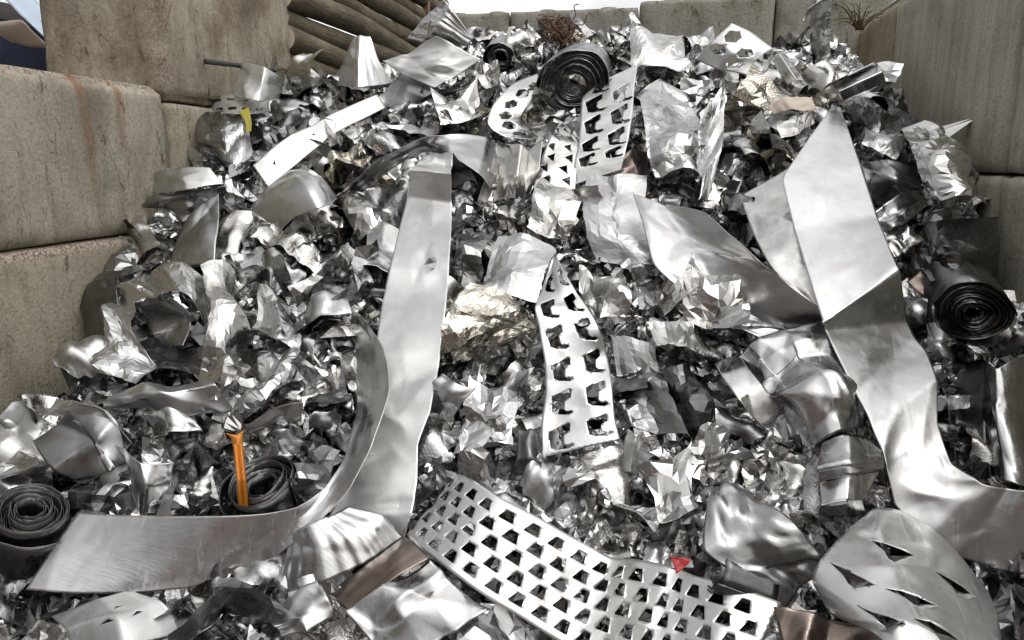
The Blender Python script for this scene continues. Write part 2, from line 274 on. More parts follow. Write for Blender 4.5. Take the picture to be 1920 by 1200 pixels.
def build_sheet(f, amp=0.004, folds=4, na=0.004, nf=5, cell=0.0085, holes=None, pleat=None, rag=0.0, seed=None, dents=None, ds=None, facet=0):
    """mesh of surface f(s,t), crumpled, with optional holes given as polygons in metres (along, across)"""
    rg = random.Random(seed if seed is not None else rnd.random())
    N = 24
    L = sum((f(i / N, .5) - f((i + 1) / N, .5)).length for i in range(N)); Wd = max(sum((f(s, i / 8) - f(s, (i + 1) / 8)).length for i in range(8)) for s in (0.15, .5, 0.85))
    C = Crumple(L, Wd, amp * 1.9, int(folds * 2.2), na, nf, rg, dents=(L * Wd * (12 + 3.2 * folds) if amp else 0) if dents is None else dents, dw=(.03, .13) if amp < .0125 else (.02, .08), ds=ds or (.015 + amp * 3, .05 + amp * 15))
    def nrm(s, t):
        e = 0.01; a = f(min(s + e, 1), t) - f(max(s - e, 0), t); b = f(s, min(t + e, 1)) - f(s, max(t - e, 0)); n = a.cross(b)
        if n.length < 1e-9: return HN
        n.normalize(); return n if n.dot(EYE - f(s, t)) > 0 else -n
    def S(s, t):
        d = C(s * L, t * Wd)
        if pleat: d += pleat[0] * (abs(((t * pleat[1] + 0.3 * math.sin(t * 9)) % 1) * 2 - 1) - .5) * (0.3 + s)
        return f(s, t) + nrm(s, t) * d
    if facet and not holes:
        nu = max(5, int(L / facet)); nv = max(4, int(Wd / facet)); vs = []; fs = []
        for i in range(nu + 1):
            for j in range(nv + 1):
                s, t = (i + (rg.uniform(-.38, .38) if 0 < i < nu else 0)) / nu, (j + (rg.uniform(-.38, .38) if 0 < j < nv else 0)) / nv
                if i in (0, nu): s += (1 if i == 0 else -1) * rg.random() * .35 / nu
                if j in (0, nv): t += (1 if j == 0 else -1) * rg.random() * .35 / nv
                vs.append(S(s, t))
        for i in range(nu):
            for j in range(nv):
                a, b, c, d = i * (nv + 1) + j, (i + 1) * (nv + 1) + j, (i + 1) * (nv + 1) + j + 1, i * (nv + 1) + j + 1
                fs += [(a, b, c), (a, c, d)] if rg.random() < .5 else [(a, b, d), (b, c, d)]
    elif not holes:
        nu = max(6, min(150, int(L / cell))); nv = max(6, min(90, int(Wd / cell))); vs = []
        for i in range(nu + 1):
            for j in range(nv + 1):
                s, t = i / nu, j / nv
                if rag:
                    q = noise.noise(Vector((s * L * 25, t * Wd * 25, L * 7))) * rag + noise.noise(Vector((s * L * 70, t * Wd * 70, L * 3))) * rag * .5
                    if i in (0, nu): s += (1 if i == 0 else -1) * abs(q) / L
                    if j in (0, nv): t += (1 if j == 0 else -1) * abs(q) / Wd
                vs.append(S(s, t))
        fs = [(i * (nv + 1) + j, (i + 1) * (nv + 1) + j, (i + 1) * (nv + 1) + j + 1, i * (nv + 1) + j + 1) for i in range(nu) for j in range(nv)]
    else:
        pts, ed = [], []
        hp = [h for h in holes(L, Wd) if all(0.002 < x < L - 0.002 and 0.002 < y < Wd - 0.002 for x, y in h)]
        c2 = cell * 1.3
        nx, ny = max(4, int(L / c2)), max(4, int(Wd / c2))
        bx = [(L * i / nx, 0) for i in range(nx)] + [(L, Wd * i / ny) for i in range(ny)] + [(L * (nx - i) / nx, Wd) for i in range(nx)] + [(0, Wd * (ny - i) / ny) for i in range(ny)]
        pts += [Vector(q) for q in bx]; ed += [(i, (i + 1) % len(bx)) for i in range(len(bx))]
        for h in hp:
            b0 = len(pts); pts += [Vector(q) for q in h]; ed += [(b0 + i, b0 + (i + 1) % len(h)) for i in range(len(h))]
        bb = [(min(x for x, y in h), max(x for x, y in h), min(y for x, y in h), max(y for x, y in h)) for h in hp]
        for i in range(1, nx):
            for j in range(1, ny):
                x, y = L * (i + (j % 2) * .5 - .25) / nx, Wd * j / ny
                if any(q[0] - .004 < x < q[1] + .004 and q[2] - .004 < y < q[3] + .004 and in_poly(x, y, h) for q, h in zip(bb, hp)): continue
                pts.append(Vector((x, y)))
        ov, _, of, _, _, _ = geometry.delaunay_2d_cdt(pts, ed, [], 0, 1e-6)
        fs = []
        for t in of:
            cx = sum(ov[k].x for k in t) / len(t); cy = sum(ov[k].y for k in t) / len(t)
            if any(q[0] < cx < q[1] and q[2] < cy < q[3] and in_poly(cx, cy, h) for q, h in zip(bb, hp)): continue
            fs.append(tuple(t))
        vs = [S(v.x / L, v.y / Wd) for v in ov]
    return vs, fs, S
def outline(rows):
    return [q[:2] for q in rows[0]] + [r[-1][:2] for r in rows[1:-1]] + [q[:2] for q in rows[-1][::-1]] + [r[0][:2] for r in rows[-2:0:-1]]
def sheet(name, label, cat, mat, rows, th=0.0016, lin=0.45, clin=0.55, bow=0.0, group=None, parent=None, protect=True, **kw):
    f = surface(rows, lin, bow, clin)
    vs, fs, S = build_sheet(f, **kw)
    c, vl = centred(vs)
    if parent is not None: c = parent.location.copy(); vl = [v - c for v in vs]
    me = mesh_of(name, vl, fs, not kw.get('facet'))
    o = link(name, me, M[mat] if isinstance(mat, str) else mat, loc=None if parent else c, parent=parent)
    if th:
        md = o.modifiers.new('thickness', 'SOLIDIFY'); md.thickness = th; md.offset = 0
    if label and not parent: tag(o, label, cat, group)
    if protect: PROTECT.append(outline(rows))
    o_S[o.name] = S
    return o
o_S = {}
# hole patterns (metres along, across)
def place(shape, cx, cy, sc, rot=0.0, sx=1.0):
    c, s = math.cos(rot), math.sin(rot)
    return [(cx + sc * (c * x * sx - s * y), cy + sc * (s * x * sx + c * y)) for x, y in shape]
TRAP = [(-.5, -.42), (-.42, -.5), (.42, -.27), (.5, -.2), (.5, .2), (.42, .27), (-.42, .5), (-.5, .42)]
BOOT2 = [(-.5, .3), (-.45, .36), (-.2, .34), (-.05, .12), (.25, .08), (.36, .2), (.34, .4), (.42, .45), (.5, .3), (.46, -.1), (.36, -.3), (-.1, -.34), (-.24, -.36)]
BOOT = [(-.5, .02), (-.42, .36), (-.3, .42), (.22, .16), (.3, .2), (.38, .36), (.5, .4), (.5, .12), (.42, -.02), (.34, -.3), (.2, -.34), (-.1, -.3), (-.2, -.2)]
RECT = [(-.5, -.36), (-.44, -.42), (.44, -.42), (.5, -.36), (.5, .36), (.44, .42), (-.44, .42), (-.5, .36)]
TRI = [(-.5, -.4), (.5, 0), (-.5, .45)]
HEX = [(-.5, 0), (-.25, -.45), (.3, -.4), (.5, 0), (.25, .42), (-.3, .4)]
def grid_holes(shape, across, size, gap, rot=0, stag=0.0, m0=0.04, m1=0.04, sx=1.0, jit=0.0, rs=0.0, mg=0.0):
    def g(L, Wd):
        out = []; rg = random.Random(3); x = m0; k = 0
        while x < L - m1:
            for a in range(across):
                cy = Wd * (mg + (1 - 2 * mg) * (a + .5 + (stag if k % 2 else -stag)) / across)
                out.append(place(shape, x + rs * gap * (a % 2) + rg.uniform(-jit, jit), cy + rg.uniform(-jit, jit), size * rg.uniform(1 - jit * 8, 1 + jit * 4), rot, sx))
            x += gap; k += 1
        return out
    return g

# ================================================================ the setting
def plane_grid(name, x0, x1, y0, y1, nx, ny, zf, mat):
    vs = []; fs = []
    for i in range(nx + 1):
        for j in range(ny + 1):
            x = x0 + (x1 - x0) * i / nx; y = y0 + (y1 - y0) * j / ny; vs.append((x, y, zf(x, y)))
    for i in range(nx):
        for j in range(ny):
            a = i * (ny + 1) + j; fs.append((a, a + ny + 1, a + ny + 2, a + 1))
    return link(name, mesh_of(name, vs, fs), mat)
g = plane_grid('ground', -400, 400, -400, 400, 8, 8, lambda x, y: 0.0, M['ground']); g['kind'] = 'structure'
def added_bank_z(x, y):
    d = (math.hypot(x, y + 2) - 9.0)
    return -0.5 + 7.0 * max(0, min(1, d / 5.0)) * (0.8 + 0.4 * noise.noise(Vector((x * .15, y * .15, 0)))) + 0.25 * noise.noise(Vector((x * .8, y * .8, 3)))
g = plane_grid('added_bank', -34, 34, -30, -5, 60, 30, added_bank_z, M['bank']); g['kind'] = 'structure'  # unseen bank added behind the camera to darken the metal's reflections

def rough_box(name, sx, sy, sz, mat, seed, chip=0.02, cuts=22, parent=None, loc=(0, 0, 0)):
    bm = bmesh.new(); bmesh.ops.create_cube(bm, size=1.0)
    for v in bm.verts: v.co = Vector((v.co.x * sx, v.co.y * sy, v.co.z * sz))
    bmesh.ops.subdivide_edges(bm, edges=bm.edges[:], cuts=cuts, use_grid_fill=True)
    hv = (sx / 2, sy / 2, sz / 2)
    for v in bm.verts:
        p = v.co; q = noise.noise(p * 9 + Vector((seed * 7.3, 0, 0))); q2 = noise.noise(p * 3.1 + Vector((0, seed * 3.7, 0)))
        near = [max(0.0, 1 - (hv[k] - abs(p[k])) / 0.05) for k in range(3)]
        s3 = sorted(near, reverse=True); e = s3[1]
        ch = chip * e * (0.45 + 0.9 * max(0, q) + 1.2 * max(0, q2))
        d = Vector([-(1 if p[k] > 0 else -1) * near[k] * ch for k in range(3)])
        nz = Vector([(1 if p[k] > 0 else -1) * (1 if near[k] > .99 else 0) for k in range(3)])
        v.co = p + d + nz * (0.004 * q2 + 0.002 * q)
    me = bpy.data.meshes.new(name); bm.to_mesh(me); bm.free()
    me.polygons.foreach_set('use_smooth', [True] * len(me.polygons))
    return link(name, me, mat, parent, loc)
LX, RX, BY = -2.65, 1.50, 6.20
def block(label, x0, x1, y0, y1, z0, z1, mat, seed, chip=0.02, group='concrete blocks of the bay walls', studs=0):
    e = 0.004; sx, sy, sz = x1 - x0 - e, y1 - y0 - e, z1 - z0 - e
    o = rough_box('concrete_block', sx, sy, sz, M[mat], seed, chip, loc=((x0 + x1) / 2, (y0 + y1) / 2, (z0 + z1) / 2))
    tag(o, label, 'concrete block', group)
    for k in range(studs):
        bm = bmesh.new(); bmesh.ops.create_cone(bm, segments=20, radius1=0.11, radius2=0.075, depth=0.07, cap_ends=True)
        bmesh.ops.bevel(bm, geom=[ed for ed in bm.edges if ed.calc_length() < .04], offset=.008, segments=2, affect='EDGES')
        me = bpy.data.meshes.new('stud'); bm.to_mesh(me); bm.free()
        link('stud', me, M[mat], o, ((k + .5) / studs * sx - sx / 2, 0, sz / 2 + 0.033))
    return o
B = block
B('large tan concrete block with two rust streaks down its face, at the left edge', LX - .8, LX, 2.26, 3.86, 1.65, 2.43, 'con_rust', 1, 0.035)
B('tan concrete block under the rust streaked one at the left edge', LX - .8, LX + .015, 2.26, 3.86, 0.83, 1.65, 'con_tan', 2)
o = B('upper left concrete block with dark stains and a chipped corner beside the logs', LX - .8, LX - .01, 3.865, 5.45, 2.36, 3.30, 'con_corner', 4, 0.06)
B('tan concrete block under the chipped upper left block, half hidden by scrap', LX - .8, LX, 3.865, 5.46, 1.60, 2.355, 'con_tan', 5)
for (y0, y1, nm) in ((1.85, 3.60, 'at the right edge of the picture'), (3.60, 5.40, 'with upright board marks, right of the heap')):
    B('grey upper concrete block ' + nm, RX, RX + .8, y0, y1, 1.97, 3.02, 'con_board', 11 + y0, 0.015)
    B('lower concrete block under the ' + ('one at the picture edge' if y0 < 2 else 'board marked one right of the heap'), RX - .01, RX + .8, y0, y1, 0.8, 1.97, 'con_board', 17 + y0, 0.02)
B('tan concrete block in the back right corner behind the channel section', RX, RX + .8, 5.40, 7.0, 1.97, 3.02, 'con_plain', 23, 0.02)
xs = [-1.85, -1.16, -0.135, 0.884, 1.90]
nms = ['at the left end of the back wall by the sky', 'with studs in the middle of the back wall', 'right of centre in the back wall', 'in the right corner of the back wall']
for k in range(4):
    zt = P((860, 960, 1200, 1500)[k], (24, 20, 0, -16)[k], BY).z
    B('top concrete block ' + nms[k], xs[k], xs[k + 1], BY, BY + .8, 2.42, zt, 'con_back', 30 + k, 0.012, studs=2)

# ---- stack of logs behind the upper left block
def log_mesh(r, L, seed):
    vs, fs = [], []; ns, nl = 20, 44
    for i in range(nl + 1):
        y = L * i / nl
        for k in range(ns):
            a = 2 * math.pi * k / ns; q = noise.noise(Vector((math.cos(a) * 1.5, y * 1.2 + seed * 9, math.sin(a) * 1.5))); q2 = noise.noise(Vector((math.cos(a) * 5, y * 5 + seed * 9, math.sin(a) * 5)))
            rr = r * (1 + .10 * q + .05 * q2) * (1 - .06 * i / nl); vs.append(Vector((rr * math.cos(a) + .02 * math.sin(y * 1.3 + seed), y, rr * math.sin(a) + .02 * math.sin(y * 1.7 + seed * 2))))
    for i in range(nl):
        for k in range(ns): fs.append((i * ns + k, i * ns + (k + 1) % ns, (i + 1) * ns + (k + 1) % ns, (i + 1) * ns + k))
    return vs, fs
orders = ['bottom log of the stack, just above the white cone sheet', 'second log up in the stack', 'third log up in the stack', 'fourth log up in the stack', 'fifth log up in the stack', 'sixth log up in the stack', 'top log in view of the stack']
z = 2.36
orders += ['eighth log up in the stack', 'ninth log up in the stack', 'tenth log up in the stack', 'top log, above the rest of the stack']
orders[6] = 'seventh log up in the stack'
for k in range(11):
    r = (.085, .10, .078, .105, .09, .10, .09, .1, .085, .1, .1)[k]; z += r
    vs, fs = log_mesh(r, 4.6, k + 1)
    o = link('log', mesh_of('log', vs, fs), M['bark'], loc=(LX - .12 + .02 * (k % 2), 5.47, z)); z += r * .74
    tag(o, 'weathered brown round log, ' + orders[k], 'log', 'logs stacked behind the upper left block')
    cap = mesh_of('cut_end', vs[:20], [tuple(range(19, -1, -1))], False); link('cut_end', cap, M['cream'], o)
bx = rough_box('steel_post', .07, .07, 3.9, M['bank'], 51, .004, 6, loc=(P(806, 10, 9.0).x - .04, 9.0, 2.0)); bx.data.materials[0] = M['rust']
tag(bx, 'thin rusty red steel post at the far end of the logs', 'post')

# ================================================================ heap body
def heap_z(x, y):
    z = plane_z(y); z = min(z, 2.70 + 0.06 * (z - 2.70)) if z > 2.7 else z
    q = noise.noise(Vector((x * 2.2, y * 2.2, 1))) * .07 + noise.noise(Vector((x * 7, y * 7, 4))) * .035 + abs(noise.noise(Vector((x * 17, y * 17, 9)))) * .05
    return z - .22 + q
hp = plane_grid('scrap_heap', LX - .02, RX + .02, 1.15, BY - .002, 190, 210, heap_z, M['dark'])  # shade of the gaps between pieces put into its dark base colour
hp['kind'] = 'stuff'; hp['label'] = 'scrap metal deep in the heap between the bay walls, coloured dark as gap shade'; hp['category'] = 'scrap heap'
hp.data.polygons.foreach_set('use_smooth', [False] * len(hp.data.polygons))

# ================================================================ large pieces read off the photo
S_ = sheet
# --- long pale strip with its arch, and the pleated fan at its foot
S_('aluminium_strip', 'long pale aluminium strip hanging from a dark arch down the left middle of the heap', 'metal strip', 'pale',
   [[(846, 372, .02), (905, 372, .02)], [(822, 318, .12), (880, 320, .14)], [(793, 293, .28), (848, 296, .3)], [(768, 318, .31), (843, 322, .33)], [(762, 368, .18), (846, 380, .2)], [(748, 440, .17), (846, 450, .2)], [(733, 510, .19), (842, 515, .2)], [(720, 590, .14), (837, 590, .2)],
    [(705, 690, .13), (824, 690, .16)], [(700, 760, .16), (806, 770, .19)], [(690, 830, .13), (782, 830, .17)], [(655, 900, .12), (780, 900, .15)], [(622, 955, .09), (770, 960, .13)], [(590, 1010, .06), (757, 1010, .08)]], amp=.007, folds=20, na=.001, nf=6, rag=.002, dents=18, ds=(.08, .3), lin=.75, clin=.9, seed=1)
S_('fan_sheet', 'pleated fan of sheet metal spreading below the long pale strip', 'metal sheet', 'brush',
   [[(541, 998, .17), (574, 986, .21), (612, 968, .22), (652, 946, .2)], [(534, 1050, .13), (590, 1032, .2), (656, 1004, .2), (716, 966, .17)], [(528, 1112, .04), (600, 1092, .13), (686, 1054, .13), (757, 1008, .1)]], amp=.003, folds=3, na=.003, pleat=(.0055, 8), seed=2)
# --- the long curved ribbon
S_('curved_ribbon', 'long grey ribbon standing on edge across the bottom left, curling up at its end', 'metal ribbon', 'brush',
   [[(50, 1108, .14), (150, 964, .15)], [(130, 1113, .13), (230, 967, .17)], [(240, 1112, .1), (330, 968, .2)], [(350, 1102, .09), (420, 967, .22)], [(440, 1075, .09), (500, 962, .23)], [(520, 1040, .12), (560, 950, .24)], [(598, 985, .19), (610, 915, .21)], [(660, 915, .24), (642, 855, .17)], [(700, 830, .28), (660, 780, .14)], [(726, 730, .29), (668, 710, .12)], [(712, 650, .26), (662, 640, .12)], [(668, 590, .19), (650, 575, .14)]],
   amp=.004, folds=4, na=.004, nf=3, seed=33)
# --- perforated pieces
S_('perforated_strip', 'grey strip with boot shaped cut-outs hanging in the middle of the heap', 'perforated strip', 'satin',
   [[(1036, 485, 0.31), (1046, 488, 0.31)], [(1018, 535, .3), (1070, 530, 0.33)], [(1004, 572, 0.37), (1098, 575, 0.31)], [(1012, 622, 0.32), (1124, 618, 0.28)], [(1024, 680, 0.27), (1140, 672, .2)], [(1022, 730, 0.22), (1148, 728, 0.21)], [(1015, 790, 0.18), (1153, 785, 0.17)], [(1012, 858, 0.13), (1162, 826, 0.13)]],
   amp=.004, folds=3, na=.004, cell=.008, holes=grid_holes(BOOT2, 2, .104, .138, stag=0, rs=-.2, m0=.12, m1=.05), seed=4)
S_('perforated_strip', 'pale perforated strip with hooked cut-outs leaning below the dark coil at the top', 'perforated strip', 'white',
   [[(1124, 150, .2), (1196, 118, .2)], [(1092, 182, .2), (1190, 158, .22)], [(1088, 225, .19), (1186, 210, .22)], [(1084, 275, .15), (1178, 262, .2)], [(1078, 310, .12), (1172, 292, .17)], [(1076, 348, .07), (1165, 320, .12)]],
   amp=.004, folds=3, na=.004, cell=.009, holes=grid_holes(BOOT2, 2, .135, .155, rot=R(8), rs=-.25, m0=.1, m1=.06), seed=5)
S_('perforated_sheet', 'wide white perforated sheet with rows of trapezoid holes across the bottom middle', 'perforated sheet', 'pale',
   [[(792, 1012, .0), (842, 908, .06)], [(762, 1002, .1), (862, 892, .14)], [(790, 1030, .16), (893, 906, .19)], [(838, 1064, .21), (935, 934, .21)], [(905, 1112, .20), (1010, 972, .2)], [(975, 1155, .19), (1080, 1012, .19)], [(1045, 1200, .18), (1145, 1045, .18)], [(1110, 1240, .12), (1192, 1048, .13)], [(1180, 1260, .03), (1262, 1062, .07)], [(1240, 1270, .04), (1305, 1080, .1)], [(1305, 1290, .12), (1380, 1100, .14)], [(1370, 1310, .13), (1465, 1130, .14)]],
   amp=.003, folds=3, na=.003, cell=.009, holes=grid_holes(TRAP, 5, .045, .074, rot=R(90), rs=.5, m0=.04, m1=.03, jit=.0012, sx=.85, mg=.06), seed=6)
S_('perforated_scrap', 'tilted bright perforated offcut with triangular holes left of the hooked strip', 'perforated sheet', 'alu',
   [[(1050, 222, .16), (1056, 220, .16)], [(1030, 260, .16), (1085, 265, .14)], [(1010, 310, .12), (1082, 315, .12)], [(1000, 372, .08), (1078, 365, .08)]], amp=.006, folds=4, na=.004, cell=.009, holes=grid_holes(TRI, 2, .06, .085, rot=R(30), stag=.1, m0=.1), seed=7)
S_('perforated_ring', 'curled perforated band with ragged holes below the small dark roll at the top', 'perforated band', 'alu',
   [[(1010, 130, .16), (1040, 165, .12)], [(965, 150, .2), (1010, 185, .14)], [(928, 190, .22), (985, 205, .13)], [(915, 230, .2), (975, 228, .1)], [(945, 258, .14), (1000, 250, .06)], [(1000, 262, .08), (1025, 252, .03)]], amp=.006, folds=4, cell=.009, holes=grid_holes(HEX, 1, .085, .11, rot=R(20), m0=.08), rag=0, seed=8)
S_('perforated_sheet', 'white sheet punched with large diamond holes at the top right of the heap', 'perforated sheet', 'white',
   [[(1305, 110, .12), (1330, 82, .24), (1372, 44, .32)], [(1345, 130, .14), (1375, 98, .24), (1410, 62, .28)], [(1395, 140, .14), (1420, 110, .2), (1448, 90, .22)], [(1430, 158, .08), (1440, 135, .13), (1446, 104, .17)]], amp=.003, folds=3, cell=.011, holes=grid_holes(HEX, 3, .088, .125, rot=R(20), stag=.16, m0=.07, m1=.05), seed=9)
S_('perforated_band', 'curled white band with rectangular slots under the white roll at the upper left', 'perforated band', 'white',
   [[(384, 222, .12), (376, 204, .1)], [(405, 214, .2), (396, 182, .16)], [(440, 216, .24), (430, 174, .2)], [(475, 216, .22), (468, 178, .2)], [(505, 212, .14), (500, 178, .14)]], amp=.002, folds=2, cell=.009, holes=grid_holes(RECT, 2, .062, .105, stag=.0, m0=.08), seed=10)
S_('white_roll', 'bright white curled sheet standing like a collar against the upper left block', 'curled sheet', 'white',
   [[(432, 175, .24), (446, 120, .3)], [(455, 185, .3), (470, 118, .36)], [(485, 190, .3), (497, 128, .36)], [(512, 188, .2), (516, 140, .28)], [(526, 180, .1), (526, 150, .18)]], amp=.005, folds=5, seed=11)
S_('yellow_film', 'scrap of yellow film caught under the white slotted band', 'plastic scrap', 'yellow',
   [[(448, 212, .27), (468, 204, .27)], [(458, 225, .27), (470, 222, .27)], [(462, 250, .24), (472, 248, .24)]], amp=.004, folds=3, seed=12)
S_('metal_strip', 'white strip with small triangular cuts slanting up towards the cone shaped sheet', 'metal strip', 'pale',
   [[(503, 352, .16), (474, 310, .22)], [(545, 316, .18), (515, 276, .25)], [(600, 270, .2), (570, 238, .26)], [(655, 236, .18), (632, 208, .24)], [(722, 204, .12), (706, 178, .18)]], amp=.003, folds=3, na=.003, rag=.003, cell=.008,
   holes=lambda L, Wd: [place(TRI, .16, .16 * 1.0 if Wd > .2 else Wd * .55, .03, R(40)), place(TRI, L * .52, Wd * .55, .022, R(60))], seed=13)
# --- big sheets on the right
S_('sheet_strip', 'widest smooth silver sheet falling down the right side with a brown fold', 'metal sheet', 'satin',
   [[(1558, 206, .22), (1576, 198, .22)], [(1466, 335, .28), (1615, 312, .26)], [(1490, 430, .29), (1645, 408, .27)], [(1521, 530, .31), (1668, 470, .33)], [(1546, 606, .3), (1684, 506, .36)], [(1552, 616, .25), (1701, 602, .16)], [(1592, 705, .25), (1737, 655, .19)], [(1634, 785, .25), (1758, 715, .24)], [(1664, 870, .21), (1758, 795, .22)], [(1676, 945, .13), (1782, 868, .2)], [(1725, 1005, .08), (1840, 907, .2)], [(1800, 1042, .04), (1890, 916, .2)], [(1935, 1094, .0), (1945, 924, .25)]],
   amp=.005, folds=14, na=.0012, nf=4, lin=.85, clin=.9, dents=9, ds=(.08, .25), seed=14)
S_('sheet_strip', 'narrow bright sheet with a brown band, half tucked behind the widest sheet', 'metal sheet', 'alu',
   [[(1388, 372, .12), (1478, 318, .2)], [(1402, 412, .15), (1486, 384, .2)], [(1418, 448, .18), (1497, 420, .22)], [(1450, 500, .2), (1512, 480, .22)], [(1532, 578, .2), (1540, 570, .21)]], amp=.006, folds=4, seed=15)
S_('metal_sheet', 'broad grey sheet with a pinkish sheen running to a point under the widest sheet', 'metal sheet', 'satin',
   [[(1186, 362, .22), (1250, 380, .26), (1322, 398, .36)], [(1208, 425, .22), (1275, 420, .27), (1368, 436, .36)], [(1228, 500, .2), (1305, 470, .26), (1428, 492, .34)], [(1280, 548, .17), (1350, 540, .18), (1480, 536, .28)], [(1360, 606, .12), (1430, 602, .1), (1538, 574, .24)], [(1420, 640, .08), (1480, 622, .07), (1545, 608, .16)]], amp=.008, folds=12, na=.005, clin=.8, seed=16)
S_('metal_sheet', 'creased silver sheet bent over like a collar, right of centre below the broad grey sheet', 'metal sheet', 'alu',
   [[(1345, 682, .1), (1400, 640, .2), (1470, 612, .22), (1542, 612, .18)], [(1395, 735, .14), (1440, 690, .24), (1500, 650, .27), (1565, 660, .2)], [(1445, 770, .14), (1490, 750, .22), (1540, 720, .24), (1590, 745, .16)], [(1510, 865, .08), (1525, 840, .15), (1550, 810, .16), (1575, 790, .1)]], amp=.022, folds=10, na=.008, seed=17)
S_('metal_band', 'short curved bright band in the gap left of the creased collar sheet', 'curled sheet', 'alu',
   [[(1338, 682, .08), (1385, 660, .1)], [(1352, 705, .17), (1398, 680, .18)], [(1385, 750, .2), (1428, 722, .2)], [(1430, 800, .12), (1462, 770, .12)], [(1470, 830, .0), (1490, 800, .0)]], amp=.003, folds=3, seed=18)
S_('metal_sheet', 'grey crinkled sheet under the hooked perforated strip', 'metal sheet', 'satin',
   [[(1100, 318, .12), (1150, 320, .18), (1215, 330, .12)], [(1092, 380, .13), (1150, 385, .2), (1212, 400, .12)], [(1108, 440, .12), (1160, 450, .18), (1225, 470, .12)], [(1130, 490, .06), (1180, 495, .1), (1232, 505, .08)]], amp=.012, folds=9, na=.006, seed=19, facet=0.03)
S_('metal_sheet', 'brown toned folded sheet behind the crinkled grey one near the top middle', 'metal sheet', 'brown',
   [[(1140, 312, .14), (1190, 275, .16), (1215, 280, .1)], [(1150, 345, .06), (1192, 340, .09), (1218, 350, .05)]], amp=.006, folds=4, seed=20)
S_('hanging_foil', 'narrow pale sheet hanging to a point near the top right', 'foil sheet', 'alu',
   [[(1318, 225, .2), (1358, 172, .22)], [(1306, 260, .22), (1360, 225, .2)], [(1308, 320, .2), (1356, 268, .2)], [(1308, 390, .15), (1328, 378, .16)]], amp=.012, folds=8, rag=.004, seed=21, facet=0.02)
S_('metal_sheet', 'smooth white sheet crumpled over the top right of the middle perforated strip', 'metal sheet', 'alu',
   [[(1195, 170, .18), (1240, 130, .18), (1290, 150, .14)], [(1205, 230, .2), (1255, 215, .2), (1320, 205, .16)], [(1215, 300, .18), (1262, 290, .2), (1310, 280, .14)], [(1235, 350, .1), (1270, 345, .1), (1290, 340, .08)]], amp=.024, folds=12, rag=.006, seed=22, facet=0.026)
S_('foil_sheet', 'big crumpled bright foil against the right wall', 'foil sheet', 'alu',
   [[(1684, 222, .18), (1730, 208, .22), (1778, 212, .24), (1792, 240, .2)], [(1700, 260, .26), (1742, 262, .3), (1790, 260, .31), (1818, 290, .25)], [(1725, 320, .31), (1765, 320, .36), (1805, 315, .36), (1836, 340, .27)], [(1755, 372, .28), (1785, 380, .34), (1815, 378, .34), (1845, 390, .2)]], amp=.02, folds=13, na=.01, rag=.005, seed=23, facet=0.028)
S_('channel_section', 'bright ribbed channel pointing at the right wall near the back corner', 'metal channel', 'alu',
   [[(1540, 172, .26), (1555, 158, .33), (1562, 160, .29), (1572, 172, .33), (1580, 188, .24)], [(1630, 128, .3), (1640, 117, .37), (1647, 122, .33), (1655, 135, .37), (1660, 152, .28)]], lin=1, clin=1, amp=.002, folds=2, seed=24)
S_('channel_section', 'small white channel just right of the diamond holed sheet', 'metal channel', 'alu',
   [[(1444, 108, .2), (1460, 100, .27), (1478, 106, .2)], [(1478, 158, .18), (1494, 150, .25), (1510, 150, .18)]], lin=1, clin=1, amp=.002, folds=2, seed=25)
S_('upright_sheet', 'tall bent bright sheet sticking up against the back wall', 'metal sheet', 'alu',
   [[(1520, 115, .1), (1555, 108, .12)], [(1518, 70, .26), (1560, 65, .28)], [(1516, 30, .42), (1560, 25, .45)], [(1528, 2, .52), (1560, -6, .54)], [(1505, 30, .54), (1512, 26, .54)]], amp=.012, folds=8, rag=.004, seed=26, facet=0.024)
# --- top left sheets
S_('cone_sheet', 'ribbed silver sheet curled into a half cone below the logs', 'curled sheet', 'brush',
   [[(662, 72, .34), (676, 68, .37), (692, 72, .34)], [(640, 115, .24), (672, 112, .32), (712, 118, .25)], [(622, 160, .1), (672, 164, .24), (736, 158, .12)]], amp=.003, folds=2, pleat=(.004, 5), seed=27)
S_('metal_sheet', 'faceted white sheet lying right of the half cone at the top', 'metal sheet', 'white',
   [[(722, 120, .2), (770, 100, .26), (822, 70, .34)], [(760, 142, .19), (815, 115, .27), (860, 90, .3)], [(815, 165, .16), (858, 140, .2), (900, 116, .22)]], amp=.006, folds=7, seed=28)
S_('fan_sheet', 'pleated shiny sheet fanned out under the gap of sky', 'metal sheet', 'alu',
   [[(758, 70, .3), (790, 30, .42), (826, 2, .52)], [(790, 78, .3), (826, 45, .42), (850, 18, .48)], [(850, 86, .26), (880, 78, .3), (888, 72, .3)]], amp=.01, folds=5, pleat=(.02, 5), seed=29)
S_('dark_sheet', 'dark sheet in the hollow under the faceted white sheet', 'metal sheet', 'dark',
   [[(700, 190, .14), (770, 130, .14)], [(760, 205, .1), (820, 168, .13)], [(820, 200, .04), (880, 150, .08)]], amp=.01, folds=4, seed=30)
